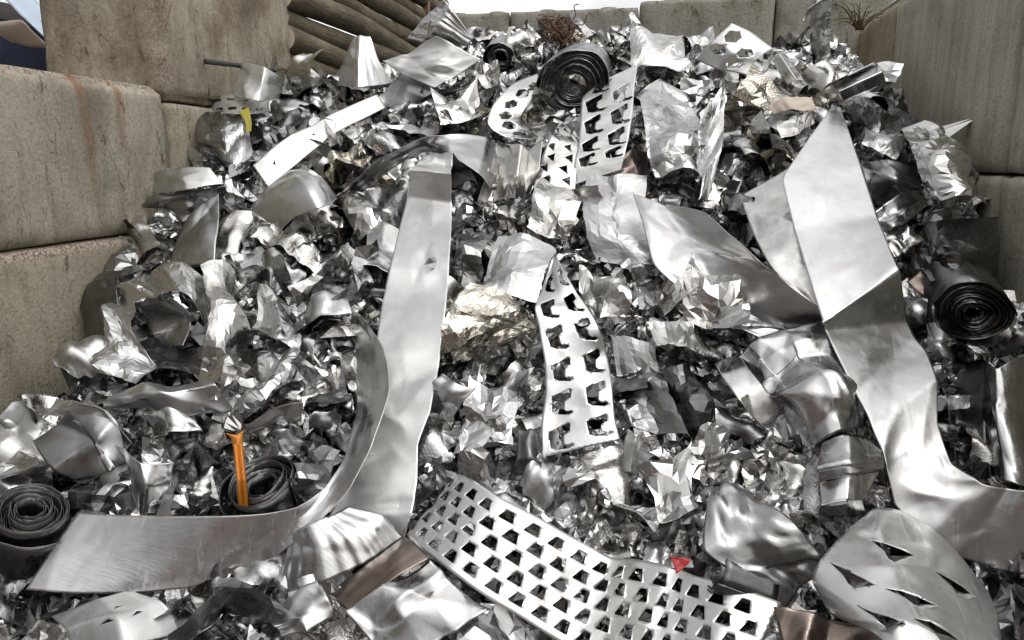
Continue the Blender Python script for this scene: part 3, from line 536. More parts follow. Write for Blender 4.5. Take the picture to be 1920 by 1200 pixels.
# --- left middle
S_('arched_ribbon', 'dark ribbon arching up from the left and turning bright at its right end', 'metal ribbon', 'grey',
   [[(648, 394, .06), (620, 382, .16)], [(690, 354, .09), (662, 343, .22)], [(735, 320, .13), (708, 303, .28)], [(790, 290, .18), (778, 266, .32)], [(840, 290, .26), (845, 250, .3)], [(892, 330, .2), (912, 258, .22)], [(915, 360, .12), (932, 300, .1)]], amp=.005, folds=6, seed=31)
S_('folded_plate', 'upright folded plate with mirror bright and dark faces near the top middle', 'folded sheet', 'alu',
   [[(905, 262, .2), (930, 265, .12), (955, 270, .2), (978, 272, .24), (990, 285, .14), (1018, 262, .18)], [(918, 320, .18), (935, 325, .1), (950, 325, .18), (970, 330, .22), (985, 330, .12), (1010, 318, .16)], [(898, 378, .08), (918, 380, .04), (945, 372, .1), (965, 370, .13), (985, 375, .06), (1000, 360, .06)]], clin=1, amp=.003, folds=3, na=.006, seed=32)
S_('curled_sheet', 'half open roll of brushed sheet below the white strip with cuts', 'curled sheet', 'brush',
   [[(470, 402, .1), (520, 440, .12)], [(500, 350, .2), (555, 408, .24)], [(540, 318, .28), (598, 392, .3)], [(575, 318, .3), (618, 385, .26)], [(600, 335, .24), (632, 372, .2)]], bow=.05, amp=.003, folds=3, seed=34)
S_('bowl_sheet', 'crumpled bowl shaped bright sheet under the half open roll', 'curled sheet', 'alu',
   [[(478, 400, .12), (520, 442, .06), (590, 420, .12)], [(480, 430, .16), (530, 468, .08), (600, 440, .14)], [(500, 455, .14), (545, 478, .12), (592, 455, .12)]], amp=.012, folds=7, pleat=(.012, 7), seed=35, facet=0.02)
S_('metal_sheet', 'flat dull grey sheet standing above the crushed bale on the left', 'metal sheet', 'grey',
   [[(352, 405, .2), (408, 360, .24)], [(332, 440, .18), (408, 420, .22)], [(318, 505, .12), (402, 492, .16)]], amp=.004, folds=3, na=.004, seed=36)
S_('curved_sheet', 'pale sheet bent over at the left edge of the heap beside the rust streaked block', 'curled sheet', 'satin',
   [[(248, 352, .16), (262, 372, .1)], [(285, 322, .24), (300, 362, .2)], [(335, 312, .28), (352, 358, .24)], [(395, 318, .25), (420, 350, .2)]], amp=.007, folds=5, seed=37)
S_('curved_sheet', 'dull folded sheet under the pale bent one at the left edge', 'curled sheet', 'grey',
   [[(270, 385, .14), (300, 360, .2), (340, 355, .2)], [(320, 390, .12), (355, 365, .2), (420, 350, .18)], [(345, 420, .06), (385, 385, .1), (425, 362, .1)]], amp=.008, folds=5, seed=38)
S_('crumpled_sheet', 'dark wrinkled sheet above the pale bent one, under the yellow film', 'metal sheet', 'grey',
   [[(380, 225, .16), (420, 215, .2), (462, 228, .18)], [(372, 265, .18), (420, 262, .24), (470, 270, .16)], [(388, 300, .12), (430, 318, .2), (475, 312, .12)]], amp=.018, folds=10, seed=39, facet=0.022)
S_('dark_sheet', 'dark sheet leaning on the lower left concrete block', 'metal sheet', 'dark',
   [[(134, 520, .1), (215, 497, .2)], [(145, 570, .12), (222, 560, .18)], [(165, 640, .1), (232, 640, .12)]], amp=.008, folds=5, seed=40)
# crushed bale: rim pieces round a hollow, one thing
bale = empty('crushed_bale', P(330, 740, .0), 'crushed open bale of wrinkled sheet metal with a dark hollow, beside the left wall', 'scrap bale')
for nm, mat, rows, kw in (
    ('right_wrap', 'alu', [[(375, 508, .3), (415, 500, .26), (440, 545, .14)], [(392, 570, .34), (428, 580, .28), (452, 620, .14)], [(385, 650, .33), (425, 670, .28), (455, 690, .12)], [(395, 730, .28), (430, 745, .22), (462, 735, .08)]], dict(amp=.02, folds=14, na=.012, rag=.005, seed=41, facet=0.024)),
    ('top_wrap', 'alu', [[(198, 540, .18), (260, 525, .24), (330, 510, .3), (400, 505, .28)], [(205, 575, .2), (265, 555, .28), (340, 560, .33), (395, 600, .32)]], dict(amp=.02, folds=12, na=.012, rag=.006, seed=42, facet=0.022)),
    ('left_rim', 'satin', [[(196, 545, .16), (248, 560, .24)], [(205, 620, .18), (246, 640, .26)], [(200, 700, .14), (236, 715, .24)]], dict(amp=.02, folds=14, na=.016, nf=9, rag=.008, seed=43, facet=0.02)),
    ('inner_plate', 'grey', [[(268, 580, .12), (330, 566, .16)], [(282, 625, .17), (358, 590, .2)], [(290, 645, .12), (345, 650, .16)]], dict(amp=.006, folds=5, seed=44)),
    ('front_flap', 'satin', [[(212, 735, .2), (300, 712, .24), (400, 716, .22)], [(205, 755, .24), (305, 735, .3), (405, 722, .26)], [(275, 760, .14), (340, 778, .2), (440, 770, .12)]], dict(amp=.006, folds=5, seed=45)),
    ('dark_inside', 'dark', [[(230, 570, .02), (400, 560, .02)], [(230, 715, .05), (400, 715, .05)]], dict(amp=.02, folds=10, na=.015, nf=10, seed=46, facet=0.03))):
    S_(nm, None, None, mat, rows, parent=bale, **kw)
S_('rolled_tube', 'crumpled tube of rolled sheet slanting above the orange strip', 'rolled sheet', 'alu',
   [[(412, 802, .12), (424, 808, .2), (436, 812, .12)], [(438, 762, .14), (462, 770, .24), (484, 776, .14)], [(468, 724, .14), (494, 736, .25), (518, 744, .14)], [(500, 690, .12), (524, 704, .22), (545, 712, .12)], [(540, 640, .1), (562, 655, .18), (582, 664, .1)]], amp=.009, folds=16, na=.005, nf=14, seed=47, facet=0.018)
S_('metal_sheet', 'dark mirror sheet with bright wrinkles lying at the far left below the wall', 'metal sheet', 'grey',
   [[(72, 830, .18), (132, 775, .26), (170, 762, .24)], [(100, 880, .2), (170, 820, .26), (212, 800, .22)], [(150, 915, .12), (205, 880, .2), (238, 868, .14)]], amp=.011, folds=6, na=.006, seed=48)
S_('metal_sheet', 'curled white edged sheet standing against the lower left block', 'metal sheet', 'satin',
   [[(75, 790, .14), (100, 748, .24)], [(110, 775, .24), (140, 752, .32)], [(165, 795, .24), (190, 775, .3)], [(225, 850, .14), (250, 830, .18)]], amp=.006, folds=4, seed=49)
S_('curved_sheet', 'smooth bent sheet dropping behind the ribbon left of the orange strip', 'curled sheet', 'brush',
   [[(212, 832, .2), (262, 868, .25), (330, 868, .18)], [(235, 880, .14), (275, 910, .2), (322, 905, .14)], [(252, 960, .03), (272, 965, .07), (300, 960, .04)]], amp=.005, folds=4, seed=50)
S_('metal_sheet', 'bright wavy sheet fragment with a pinkish sheen above the bent sheet', 'metal sheet', 'alu',
   [[(270, 770, .16), (320, 752, .24), (362, 778, .2)], [(275, 815, .14), (325, 812, .2), (380, 810, .16)]], amp=.008, folds=5, seed=51)
S_('metal_sheet', 'flat bright flap just right of the rolled tube', 'metal sheet', 'satin',
   [[(462, 795, .14), (520, 765, .2), (570, 752, .22)], [(470, 806, .1), (525, 792, .14), (565, 790, .14)]], amp=.006, folds=4, seed=52)
# --- middle
S_('foil_sheet', 'bright smooth topped foil right of the long pale strip', 'foil sheet', 'alu',
   [[(938, 450, .2), (985, 440, .24), (1048, 462, .2)], [(905, 510, .23), (962, 505, .26), (1020, 520, .22)], [(890, 548, .26), (950, 545, .27), (1010, 572, .22)]], amp=.007, folds=7, na=.006, nf=8, seed=53, facet=0.026)
S_('foil_sheet', 'crinkled golden grimy foil hanging below the smooth topped one', 'foil sheet', 'gold',
   [[(888, 545, .26), (950, 545, .27), (1012, 570, .22)], [(852, 595, .24), (930, 590, .27), (1008, 612, .2)], [(832, 640, .2), (900, 630, .22), (985, 640, .16)], [(838, 682, .1), (885, 675, .12), (930, 660, .1)]], amp=.016, folds=18, na=.014, nf=14, rag=.006, seed=54, facet=0.017)
S_('foil_sheet', 'dull wrinkled sheet squeezed between the long pale strip and the bright foil', 'foil sheet', 'grey',
   [[(850, 425, .16), (920, 418, .2)], [(852, 490, .13), (905, 485, .2)], [(862, 560, .06), (888, 545, .12)]], amp=.014, folds=10, na=.01, seed=55, facet=0.022)
S_('metal_sheet', 'dark brown mirror band topping the white sheet at the bottom', 'metal sheet', 'brown',
   [[(612, 1112, .1), (655, 1150, .2)], [(690, 1060, .14), (730, 1092, .23)], [(762, 1012, .14), (805, 1046, .22)]], bow=.02, amp=.003, folds=2, seed=56)
S_('metal_sheet', 'smooth white creased sheet at the bottom edge left of the perforated sheet', 'metal sheet', 'alu',
   [[(652, 1150, .2), (730, 1095, .23), (806, 1046, .22)], [(690, 1200, .21), (760, 1140, .24), (850, 1085, .2)], [(740, 1270, .2), (830, 1200, .22), (905, 1150, .12)]], amp=.008, folds=6, seed=57)
S_('metal_sheet', 'torn bright sheet with peaks at the bottom edge under the perforated sheet', 'metal sheet', 'alu',
   [[(850, 1200, .1), (905, 1140, .1), (985, 1165, .06)], [(870, 1260, .14), (950, 1215, .16), (1050, 1225, .08)]], amp=.018, folds=9, rag=.01, seed=58, facet=0.028)
S_('crumpled_sheet', 'dark mirror sheet with a crushed corner right of the red scrap', 'metal sheet', 'grey',
   [[(1358, 915, .16), (1385, 905, .2)], [(1325, 960, .2), (1420, 940, .2)], [(1320, 1030, .22), (1490, 1000, .2)], [(1395, 1075, .2), (1540, 1042, .18)], [(1480, 1140, .12), (1552, 1052, .14)]], amp=.012, folds=14, na=.004, dents=16, ds=(.15, .4), seed=59)
S_('reflective_box', 'crushed box shaped sheet with mirror bands behind the slotted drum', 'folded sheet', 'alu',
   [[(1545, 838, .2), (1590, 820, .25), (1648, 830, .2)], [(1530, 880, .26), (1590, 868, .29), (1655, 862, .24)], [(1535, 905, .2), (1590, 890, .23), (1650, 880, .2)], [(1538, 950, .22), (1590, 940, .25), (1620, 940, .22)], [(1535, 985, .1), (1590, 980, .14), (1630, 975, .12)]], amp=.008, folds=7, na=.008, lin=1, seed=60)
SLITS = ((.3, .24, 4), (.17, .5, 8), (.47, .52, 0), (.34, .78, 10), (.62, .72, -4), (.68, .3, 0))
drum = S_('slotted_drum', 'big curved drum of satin sheet with bent triangular flaps at the bottom right', 'curved sheet', 'pale',
   [[(1634, 960, .13), (1580, 1000, .18), (1535, 1052, .21), (1520, 1088, .21), (1560, 1148, .19)], [(1672, 964, .13), (1650, 1030, .23), (1620, 1090, .3), (1615, 1140, .34), (1625, 1180, .34)], [(1725, 985, .12), (1735, 1060, .24), (1720, 1120, .33), (1710, 1175, .39), (1700, 1230, .42)], [(1790, 1035, .1), (1810, 1100, .2), (1810, 1160, .28), (1800, 1215, .34), (1790, 1270, .36)], [(1852, 1110, .05), (1872, 1160, .12), (1880, 1210, .18), (1880, 1260, .22), (1870, 1310, .22)]],
   amp=.003, folds=3, na=.003, cell=.01, lin=.1, clin=.1, dents=6, holes=lambda L, Wd: [place([(-.62, -.1), (-.2, -.15), (.3, -.15), (.62, -.1), (.45, .06), (.25, .36), (.08, .3), (-.12, .08)], L * x, Wd * y, .125, R(r)) for x, y, r in SLITS], seed=61)
S = o_S[drum.name]
for s, t, _r in SLITS:
    p = S(s, t); a = (S(min(1, s + .02), t) - p).normalized(); b = (S(s, min(1, t + .02)) - p).normalized(); n = a.cross(b); n = n if n.dot(EYE - p) > 0 else -n
    q = [p + a * .068 - b * .012, p + a * .03 + b * .045, p - a * .012 + b * .03 - n * .03, p + a * .0 - b * .005 - n * .022]
    link('bent_flap', mesh_of('bent_flap', [v - drum.location for v in q], [(0, 1, 3), (1, 2, 3)]), M['alu'], drum)
S_('slit_sheet', 'domed pale sheet with short slits at the bottom left corner', 'curved sheet', 'pale',
   [[(95, 1155, .1), (180, 1118, .16), (250, 1110, .1)], [(120, 1180, .16), (215, 1150, .24), (300, 1130, .14)], [(140, 1250, .14), (240, 1215, .22), (345, 1190, .1)]], amp=.004, folds=4, cell=.009,
   holes=lambda L, Wd: [place([(-.6, -.12), (.6, .1), (.1, .34)], L * x, Wd * y, .045, R(r)) for x, y, r in ((.3, .3, 80), (.35, .6, 95), (.6, .4, 80), (.6, .7, 90))], seed=62)
S_('flat_bar_sheet', 'narrow grey flat strip lying across the bottom edge left of centre', 'metal strip', 'grey',
   [[(330, 1200, .2), (345, 1210, .2)], [(372, 1172, .2), (380, 1185, .2)], [(418, 1150, .2), (412, 1160, .2)]], amp=.002, folds=2, seed=63)
S_('metal_sheet', 'brownish mirror strip along the bottom right edge under the slotted drum', 'metal strip', 'brown',
   [[(1450, 1140, .16), (1470, 1210, .16)], [(1560, 1160, .18), (1560, 1230, .18)], [(1720, 1195, .16), (1700, 1260, .16)]], amp=.008, folds=6, seed=64)
S_('curved_tube', 'brown tinted mirror tube at the right edge below the big dark coil', 'curled sheet', 'alu',
   [[(1842, 668, .12), (1866, 690, .22), (1905, 672, .22), (1945, 660, .1)], [(1840, 770, .1), (1868, 780, .2), (1908, 770, .2), (1945, 760, .1)], [(1868, 880, .03), (1890, 905, .12), (1925, 915, .12), (1950, 900, .02)]], amp=.003, folds=3, seed=65)
S_('dark_sheet', 'smooth dark sheet curving under the widest silver sheet at the right', 'metal sheet', 'dark',
   [[(1760, 650, .06), (1850, 665, .1)], [(1765, 760, .08), (1850, 790, .1)], [(1790, 860, .04), (1850, 900, .05)]], bow=-.06, amp=.006, folds=5, seed=66)
S_('metal_sheet', 'small pinkish bright sheet above the big dark coil', 'metal sheet', 'alu',
   [[(1610, 420, .18), (1660, 380, .24), (1715, 345, .2)], [(1640, 450, .14), (1690, 425, .2), (1745, 380, .16)]], amp=.01, folds=5, seed=67)
S_('metal_sheet', 'grey curled sheet between the widest sheet and the bright foil on the right', 'metal sheet', 'grey',
   [[(1618, 305, .16), (1665, 300, .24), (1715, 318, .2)], [(1630, 345, .18), (1680, 340, .26), (1735, 350, .2)], [(1645, 385, .12), (1700, 380, .18), (1752, 378, .12)]], amp=.01, folds=6, seed=68)
S_('metal_sheet', 'brown tinted plate in front of the big dark coil', 'metal sheet', 'brown',
   [[(1700, 530, .16), (1730, 500, .2)], [(1730, 555, .17), (1790, 520, .2)], [(1765, 556, .15), (1788, 545, .16)]], amp=.003, folds=2, seed=69)
S_('metal_sheet', 'pale card like sheet lying beside the top end of the widest sheet', 'metal sheet', 'cream',
   [[(1436, 195, .16), (1470, 180, .2), (1520, 185, .16)], [(1450, 212, .14), (1485, 208, .16), (1525, 215, .12)]], amp=.006, folds=5, rag=.01, seed=70)
S_('metal_sheet', 'bright torn flap just left of the top of the widest sheet', 'metal sheet', 'alu',
   [[(1455, 240, .16), (1490, 220, .2), (1525, 200, .18)], [(1470, 265, .16), (1500, 245, .22), (1535, 225, .16)]], amp=.01, folds=5, rag=.006, seed=71)
S_('dark_sheet', 'dull grey narrow sheet in the gap right of the boot holed strip', 'metal sheet', 'grey',
   [[(1145, 640, .1), (1225, 650, .12)], [(1160, 720, .12), (1250, 725, .12)], [(1180, 800, .08), (1290, 830, .06)]], amp=.014, folds=9, na=.008, seed=72, facet=0.024)
S_('metal_sheet', 'shiny bent plate below the golden foil', 'metal sheet', 'satin',
   [[(880, 740, .1), (945, 700, .18), (1000, 690, .14)], [(870, 800, .12), (930, 770, .18), (985, 745, .12)], [(870, 850, .06), (920, 840, .1), (970, 800, .06)]], amp=.018, folds=9, seed=73, facet=0.026)
S_('dark_sheet', 'dark bent tongue of sheet above the white perforated sheet', 'metal sheet', 'dark',
   [[(975, 812, .16), (1012, 815, .18)], [(968, 860, .18), (1014, 862, .2)], [(950, 900, .12), (1000, 905, .14)]], amp=.008, folds=5, seed=74)

# --- mid sized pieces: centre, size and turn read off the photo (px), material, crumple
def mid(label, u, v, w, h, deg, mat, amp=.012, off=.13, lift=(0, .05, .02, .06, .1, .05, 0, .04, -.02), cat='metal sheet', name='metal_sheet', folds=8, seed=0):
    c, s_ = math.cos(R(deg)), math.sin(R(deg)); rg = random.Random(seed); rows = []
    for i in range(3):
        r = []
        for j in range(3):
            x, y = (j - 1) * w / 2 * rg.uniform(.8, 1.1), (i - 1) * h / 2 * rg.uniform(.8, 1.1)
            r.append((u + c * x - s_ * y, v + s_ * x + c * y, off + lift[i * 3 + j] + rg.uniform(-.015, .015)))
        rows.append(r)
    return S_(name, label, cat, mat, rows, amp=amp, folds=folds, rag=.005, seed=seed, clin=.8, lin=.8, facet=(rg.uniform(.018, .03) if amp >= .012 else 0))
UPR = (.08, .12, .08, .05, .08, .05, -.04, 0, -.04); FLAT = (0, .02, 0, .04, .06, .04, .05, .07, .04)
for k, a in enumerate((
    ('bright bent plate touching the left side of the long pale strip, upper half', 712, 466, 62, 88, 12, 'alu', .006, .12, FLAT),
    ('white crumpled scrap in the gap right of the boot holed strip', 1268, 628, 84, 58, -12, 'white', .014, .13, FLAT),
    ('bright foil with a curled rim left of the upright end of the curved ribbon', 528, 604, 110, 74, 24, 'alu', .012, .12, FLAT),
    ('folded shiny strips crossing above the curled rim foil', 600, 528, 120, 42, -42, 'foil', .012, .13, UPR),
    ('layered bright plate right of the lower half of the long pale strip', 836, 752, 66, 92, 28, 'satin', .008, .12, UPR),
    ('grey many sided foil under the golden foil', 918, 782, 100, 80, 12, 'foil', .016, .12, FLAT),
    ('white angular foil just under the end of the boot holed strip', 1064, 890, 92, 74, -18, 'alu', .016, .12, FLAT),
    ('bright torn foil above the left end of the white perforated sheet', 900, 872, 105, 62, 26, 'foil', .02, .1, FLAT),
    ('narrow white upright strip right of the boot holed strip end', 1188, 850, 30, 82, 6, 'white', .004, .13, UPR),
    ('grey crumpled foil above the red scrap', 1185, 952, 120, 66, 30, 'foil', .02, .1, FLAT),
    ('bright crushed foil left of the sheet with the crushed corner', 1262, 925, 84, 92, -20, 'alu', .02, .11, FLAT),
    ('bright folded offcut at the left picture edge under the wall', 38, 866, 80, 54, -26, 'alu', .012, .16, FLAT),
    ('grey sheet tip at the left picture edge above the bottom left coil', 20, 910, 76, 40, 10, 'satin', .008, .14, FLAT),
    ('grey curved sheet under the pleated fan at the bottom', 560, 1150, 120, 60, -24, 'satin', .008, .14, FLAT),
    ('dark wrinkled wad between the slit sheet and the fan', 462, 1120, 72, 82, 10, 'grey', .022, .12, UPR),
    ('white offcut under the ribbon, right of the slit sheet', 395, 1118, 74, 48, -24, 'alu', .008, .14, FLAT),
    ('bright crumpled foil right of the upright folded plate', 1040, 400, 96, 70, 18, 'foil', .02, .11, FLAT),
    ('white pieces of foil between the boot holed strip and the broad grey sheet', 1130, 545, 104, 74, 8, 'alu', .02, .12, FLAT),
    ('shiny foil wad in front of the broad grey sheet', 1350, 560, 140, 96, 20, 'foil', .022, .17, FLAT),
    ('angular bright offcut under the shiny foil wad', 1262, 548, 74, 62, -30, 'alu', .014, .14, FLAT),
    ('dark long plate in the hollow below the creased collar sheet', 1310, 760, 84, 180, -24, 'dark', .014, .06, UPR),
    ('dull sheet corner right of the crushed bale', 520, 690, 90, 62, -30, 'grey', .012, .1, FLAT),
    ('bright foil between the half open roll and the dark arch', 690, 390, 84, 62, -24, 'foil', .018, .1, FLAT),
    ('silver foil under the white strip with cuts', 648, 300, 92, 54, -30, 'gold', .02, .11, FLAT),
    ('pale foil right of the crushed foil on the faceted white sheet side', 860, 205, 92, 62, -10, 'alu', .018, .11, FLAT),
    ('white crinkled foil right of the hooked perforated strip, lower edge', 1265, 305, 92, 54, 12, 'white', .018, .15, FLAT),
    ('large pale crinkled sheet left of the diamond holed sheet', 1235, 100, 120, 62, -8, 'foil', .016, .1, FLAT),
    ('dark crumpled foil filling the bottom right corner', 1890, 1150, 110, 120, 20, 'dark', .022, .02, UPR),
    ('dull crumpled foil at the bottom right beside the drum', 1600, 1060, 90, 60, 30, 'grey', .02, .08, FLAT),
    ('satin bent sheet left of the big foil by the right wall', 1655, 262, 84, 62, 20, 'satin', .012, .16, FLAT),
    ('mirror bright offcut under the wrinkled sheet over the biggest coil', 1690, 445, 70, 50, -30, 'alu', .008, .16, FLAT))):
    mid(*a, seed=300 + k)

# ---------------------------------------------------------------- coils
def coil(label, u, v, off, u2, v2, off2, rpx, turns, rin, core='coil', wrap=None, seed=0, group='dark coils of strip in the heap', start=0.0, squash=1.0, tele=.02):
    rg = random.Random(seed); c = P(u, v, off); c2 = P(u2, v2, off2); ax = (c2 - c); L = ax.length; ax.normalize()
    r1 = rpx * (c - EYE).dot(FWD) / F; r0 = r1 * rin
    e1 = ax.cross(Vector((0, 0, 1))).normalized(); e2 = e1.cross(ax).normalized()
    o = empty('metal_coil', c, label, 'metal coil', group)
    n = int(turns * 40); vs, fs = [], []; nw = 6
    offs = [rg.uniform(-tele, tele) for _ in range(turns + 3)]
    for i in range(n + 1):
        a = 2 * math.pi * i / 40 + start; k = i / n; tr = i / 40
        r = r0 + (r1 - r0) * k + .007 * noise.noise(Vector((tr * 1.7, seed, 0))) + .004 * noise.noise(Vector((math.cos(a) * 1.2, math.sin(a) * 1.2 + seed, k * 3)))
        ti = int(tr); fr = tr - ti; to = offs[ti] * (1 - fr) + offs[ti + 1] * fr
        r *= 1 + .05 * math.sin(2 * a + seed) + .035 * math.sin(3 * a + seed * 2 + tr * .15)
        d = e1 * (r * math.cos(a)) + e2 * (r * math.sin(a) * squash); eg = .012 * noise.noise(Vector((a * 1.1, seed, 5))) + .006 * noise.noise(Vector((a * 5, seed, 9)))
        for j in range(nw + 1): vs.append(d + ax * (to + eg * (1 - j / nw) + L * j / nw))
    for i in range(n):
        for j in range(nw): q = i * (nw + 1) + j; fs.append((q, q + 1, q + nw + 2, q + nw + 1))
    w = link('wound_strip', mesh_of('wound_strip', vs, fs), M[core], o); md = w.modifiers.new('thickness', 'SOLIDIFY'); md.thickness = min(.002, (r1 - r0) / turns * .3); md.offset = 0
    # loose outer wrap
    vs, fs = [], []; n = 46
    for i in range(n + 1):
        a = start + 2 * math.pi * turns + 5.0 * i / n; r = (r1 + .004) * (1 + .05 * math.sin(2 * a + seed) + .035 * math.sin(3 * a + seed * 2 + turns * .15)) + .05 * (i / n) ** 2 + .012 * noise.noise(Vector((a * 1.3, seed, 8)))
        d = e1 * (r * math.cos(a)) + e2 * (r * math.sin(a) * squash)
        for j in range(9): vs.append(d + ax * (L * (-.02 + 1.04 * j / 8)) + d * (.05 * noise.noise(Vector((a * 2, j * .6, seed)))))
    for i in range(n):
        for j in range(8): q = i * 9 + j; fs.append((q, q + 1, q + 10, q + 9))
    w = link('loose_wrap', mesh_of('loose_wrap', vs, fs), M[wrap or core], o); md = w.modifiers.new('thickness', 'SOLIDIFY'); md.thickness = .002; md.offset = 0
    PROTECT.append([(u + rpx * math.cos(q * .7), v + rpx * math.sin(q * .7)) for q in range(9)])
    return o
coil('big dark coil with an open centre at the top middle of the heap', 1078, 160, .2, 1088, 142, .08, 62, 19, .32, seed=1)
coil('small dark roll at the top left of the big dark coil', 938, 106, .12, 946, 90, .0, 23, 7, .4, seed=2)
coil('biggest black coil at the right edge of the heap', 1826, 588, .2, 1768, 490, .04, 66, 17, .22, core='dark', seed=3, squash=.92)
coil('dark loosely wound coil at the bottom left edge', 58, 962, .2, 60, 1060, -.05, 62, 13, .35, core='dark', seed=4, tele=.04)
coil('dark coil behind the orange strip', 490, 905, .16, 520, 985, -.06, 62, 12, .4, core='dark', seed=5, tele=.03)
coil('dark rolled sheet in the hollow right of the arch', 868, 345, .1, 905, 300, -.1, 38, 4, .7, core='dark', seed=6)
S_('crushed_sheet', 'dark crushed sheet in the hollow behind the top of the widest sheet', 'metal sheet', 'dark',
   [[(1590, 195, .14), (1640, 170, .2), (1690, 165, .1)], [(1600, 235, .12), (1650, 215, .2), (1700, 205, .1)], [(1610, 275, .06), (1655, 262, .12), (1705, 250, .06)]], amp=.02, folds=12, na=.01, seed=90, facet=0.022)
S_('crushed_sheet', 'black wrinkled sheet hanging over the top of the biggest coil', 'metal sheet', 'dark',
   [[(1700, 440, .12), (1760, 415, .22), (1850, 430, .12)], [(1705, 490, .2), (1775, 470, .28), (1870, 490, .18)], [(1760, 530, .2), (1810, 515, .27), (1885, 560, .16)]], amp=.014, folds=12, na=.008, rag=.006, seed=91, facet=0.026)
coil('dark half buried roll under the crushed corner sheet', 1345, 1075, .14, 1440, 1110, .08, 34, 5, .3, core='dark', seed=8)

# ---------------------------------------------------------------- orange strip, red scrap, bars, weeds, junk
op = empty('orange_strip', P(454, 962, .16), 'bright orange plastic profile standing upright behind the ribbon', 'plastic strip')
S_('shaft', None, None, 'orange', [[(437, 835, .27), (440, 834, .30), (446, 834, .285), (452, 833, .30), (455, 832, .27)], [(444, 900, .25), (447, 900, .28), (453, 900, .265), (458, 900, .28), (461, 900, .25)], [(449, 966, .12), (452, 966, .15), (458, 966, .135), (464, 966, .15), (467, 966, .12)]], parent=op, clin=1, amp=0, folds=0, na=0, cell=.004, th=.003, seed=1)
S_('flared_end', None, None, 'orange', [[(424, 812, .31), (442, 816, .30), (458, 806, .31)], [(434, 822, .29), (446, 824, .30), (455, 818, .29)], [(437, 836, .27), (446, 836, .29), (455, 834, .27)]], parent=op, amp=0, folds=0, na=.001, cell=.005, th=.003, seed=2)
S_('red_scrap', 'small red triangular plastic scrap right of the perforated sheet', 'plastic scrap', 'red', [[(1258, 1046, .2), (1260, 1048, .2)], [(1264, 1060, .2), (1284, 1046, .21)], [(1268, 1076, .2), (1297, 1050, .21)]], amp=.003, folds=2, seed=75)
def bar(name, label, cat, mat, pts, r, group=None, parent=None, protect=True):
    vs, fs = [], []; pp = [P(*q) if not isinstance(q, Vector) else q for q in pts]; ns = 8; n = (len(pp) - 1) * 8
    for i in range(n + 1):
        p = cr(pp, i / n); d = (cr(pp, min(1, i / n + .01)) - cr(pp, max(0, i / n - .01))).normalized(); a = d.cross(Vector((.13, .2, .97))).normalized(); b = d.cross(a)
        rr = r[0] + (r[1] - r[0]) * i / n if isinstance(r, tuple) else r
        for k in range(ns): vs.append(p + (a * math.cos(2 * math.pi * k / ns) + b * math.sin(2 * math.pi * k / ns)) * rr * (1 + .12 * noise.noise(p * 30)))
    for i in range(n):
        for k in range(ns): fs.append((i * ns + k, i * ns + (k + 1) % ns, (i + 1) * ns + (k + 1) % ns, (i + 1) * ns + k))
    fs.append(tuple(range(ns - 1, -1, -1))); fs.append(tuple(n * ns + k for k in range(ns)))
    c, vl = centred(vs)
    if parent: return link(name, mesh_of(name, [v - parent.location for v in vs], fs), M[mat], parent)
    o = link(name, mesh_of(name, vl, fs), M[mat], loc=c)
    return tag(o, label, cat, group)
bar('iron_bar', 'dark iron bar jutting out in front of the upper left block', 'metal bar', 'iron', [P(385, 115, 4.2), P(470, 126, 4.6), P(560, 140, 5.1)], .015)
bar('metal_rod', 'thin bright rod lying along the top of the right wall', 'metal rod', 'alu', [Vector((RX + .03, 6.1, 3.035)), Vector((RX + .03, 5.1, 3.045)), Vector((RX + .05, 4.0, 3.04))], .014)
wd1 = empty('weed_tuft', P(1612, 52, 5.7), 'tuft of dry weeds growing at the top of the right wall', 'plant')
for k in range(26):
    a = P(1612 + rnd.uniform(-8, 8), 56, 5.7); tip = a + Vector((rnd.uniform(-.22, .16), rnd.uniform(-.1, .05), rnd.uniform(.02, .2)))
    bar('stem', None, None, 'dry', [a, a.lerp(tip, .5) + Vector((0, 0, .04)), tip], (.005, .0015), parent=wd1)
rt = empty('rusty_wire_tangle', P(1050, 75, 5.2), 'rust brown tangle of wire and shavings against the back wall', 'wire tangle')
for k in range(90):
    a = P(1050 + rnd.uniform(-16, 16), 75 + rnd.uniform(-14, 8), 5.2 + rnd.uniform(-.1, .1)); q = [a]
    for j in range(4): q.append(q[-1] + Vector((rnd.uniform(-.05, .05), rnd.uniform(-.05, .05), rnd.uniform(-.035, .06))))
    bar('wire', None, None, 'rust', q, .0035, parent=rt)
# things of the next bay, left of the upper block
jy = 4.6
for k, (nm, mat, pg, lb) in enumerate((
    ('coated_board', 'bluewhite', [(-60, -60), (95, 78), (98, 30), (10, -60)], 'pale blue coated panel leaning in the next bay at the top left corner'),
    ('cream_board', 'cream', [(-30, 48), (40, 40), (95, 86), (20, 84)], 'cream coloured panel in the next bay at the top left corner'),
    ('navy_board', 'navy', [(-60, 20), (98, 62), (105, 150), (-60, 160)], 'dark navy panel in the next bay at the top left corner'),
    ('white_board', 'white', [(-60, -20), (80, 38), (95, 58), (-60, 30)], 'white ridged panel in the next bay at the top left corner'))):
    yy = jy + (.0, -.12, .2, .08)[k]; rows = [[(pg[0][0], pg[0][1], yy), (pg[3][0], pg[3][1], yy + .15)], [(pg[1][0], pg[1][1], yy), (pg[2][0], pg[2][1], yy + .15)]]
    S_(nm, lb, 'panel', mat, rows, amp=.006, folds=3, protect=False, cell=.03, th=.004, seed=80 + k)
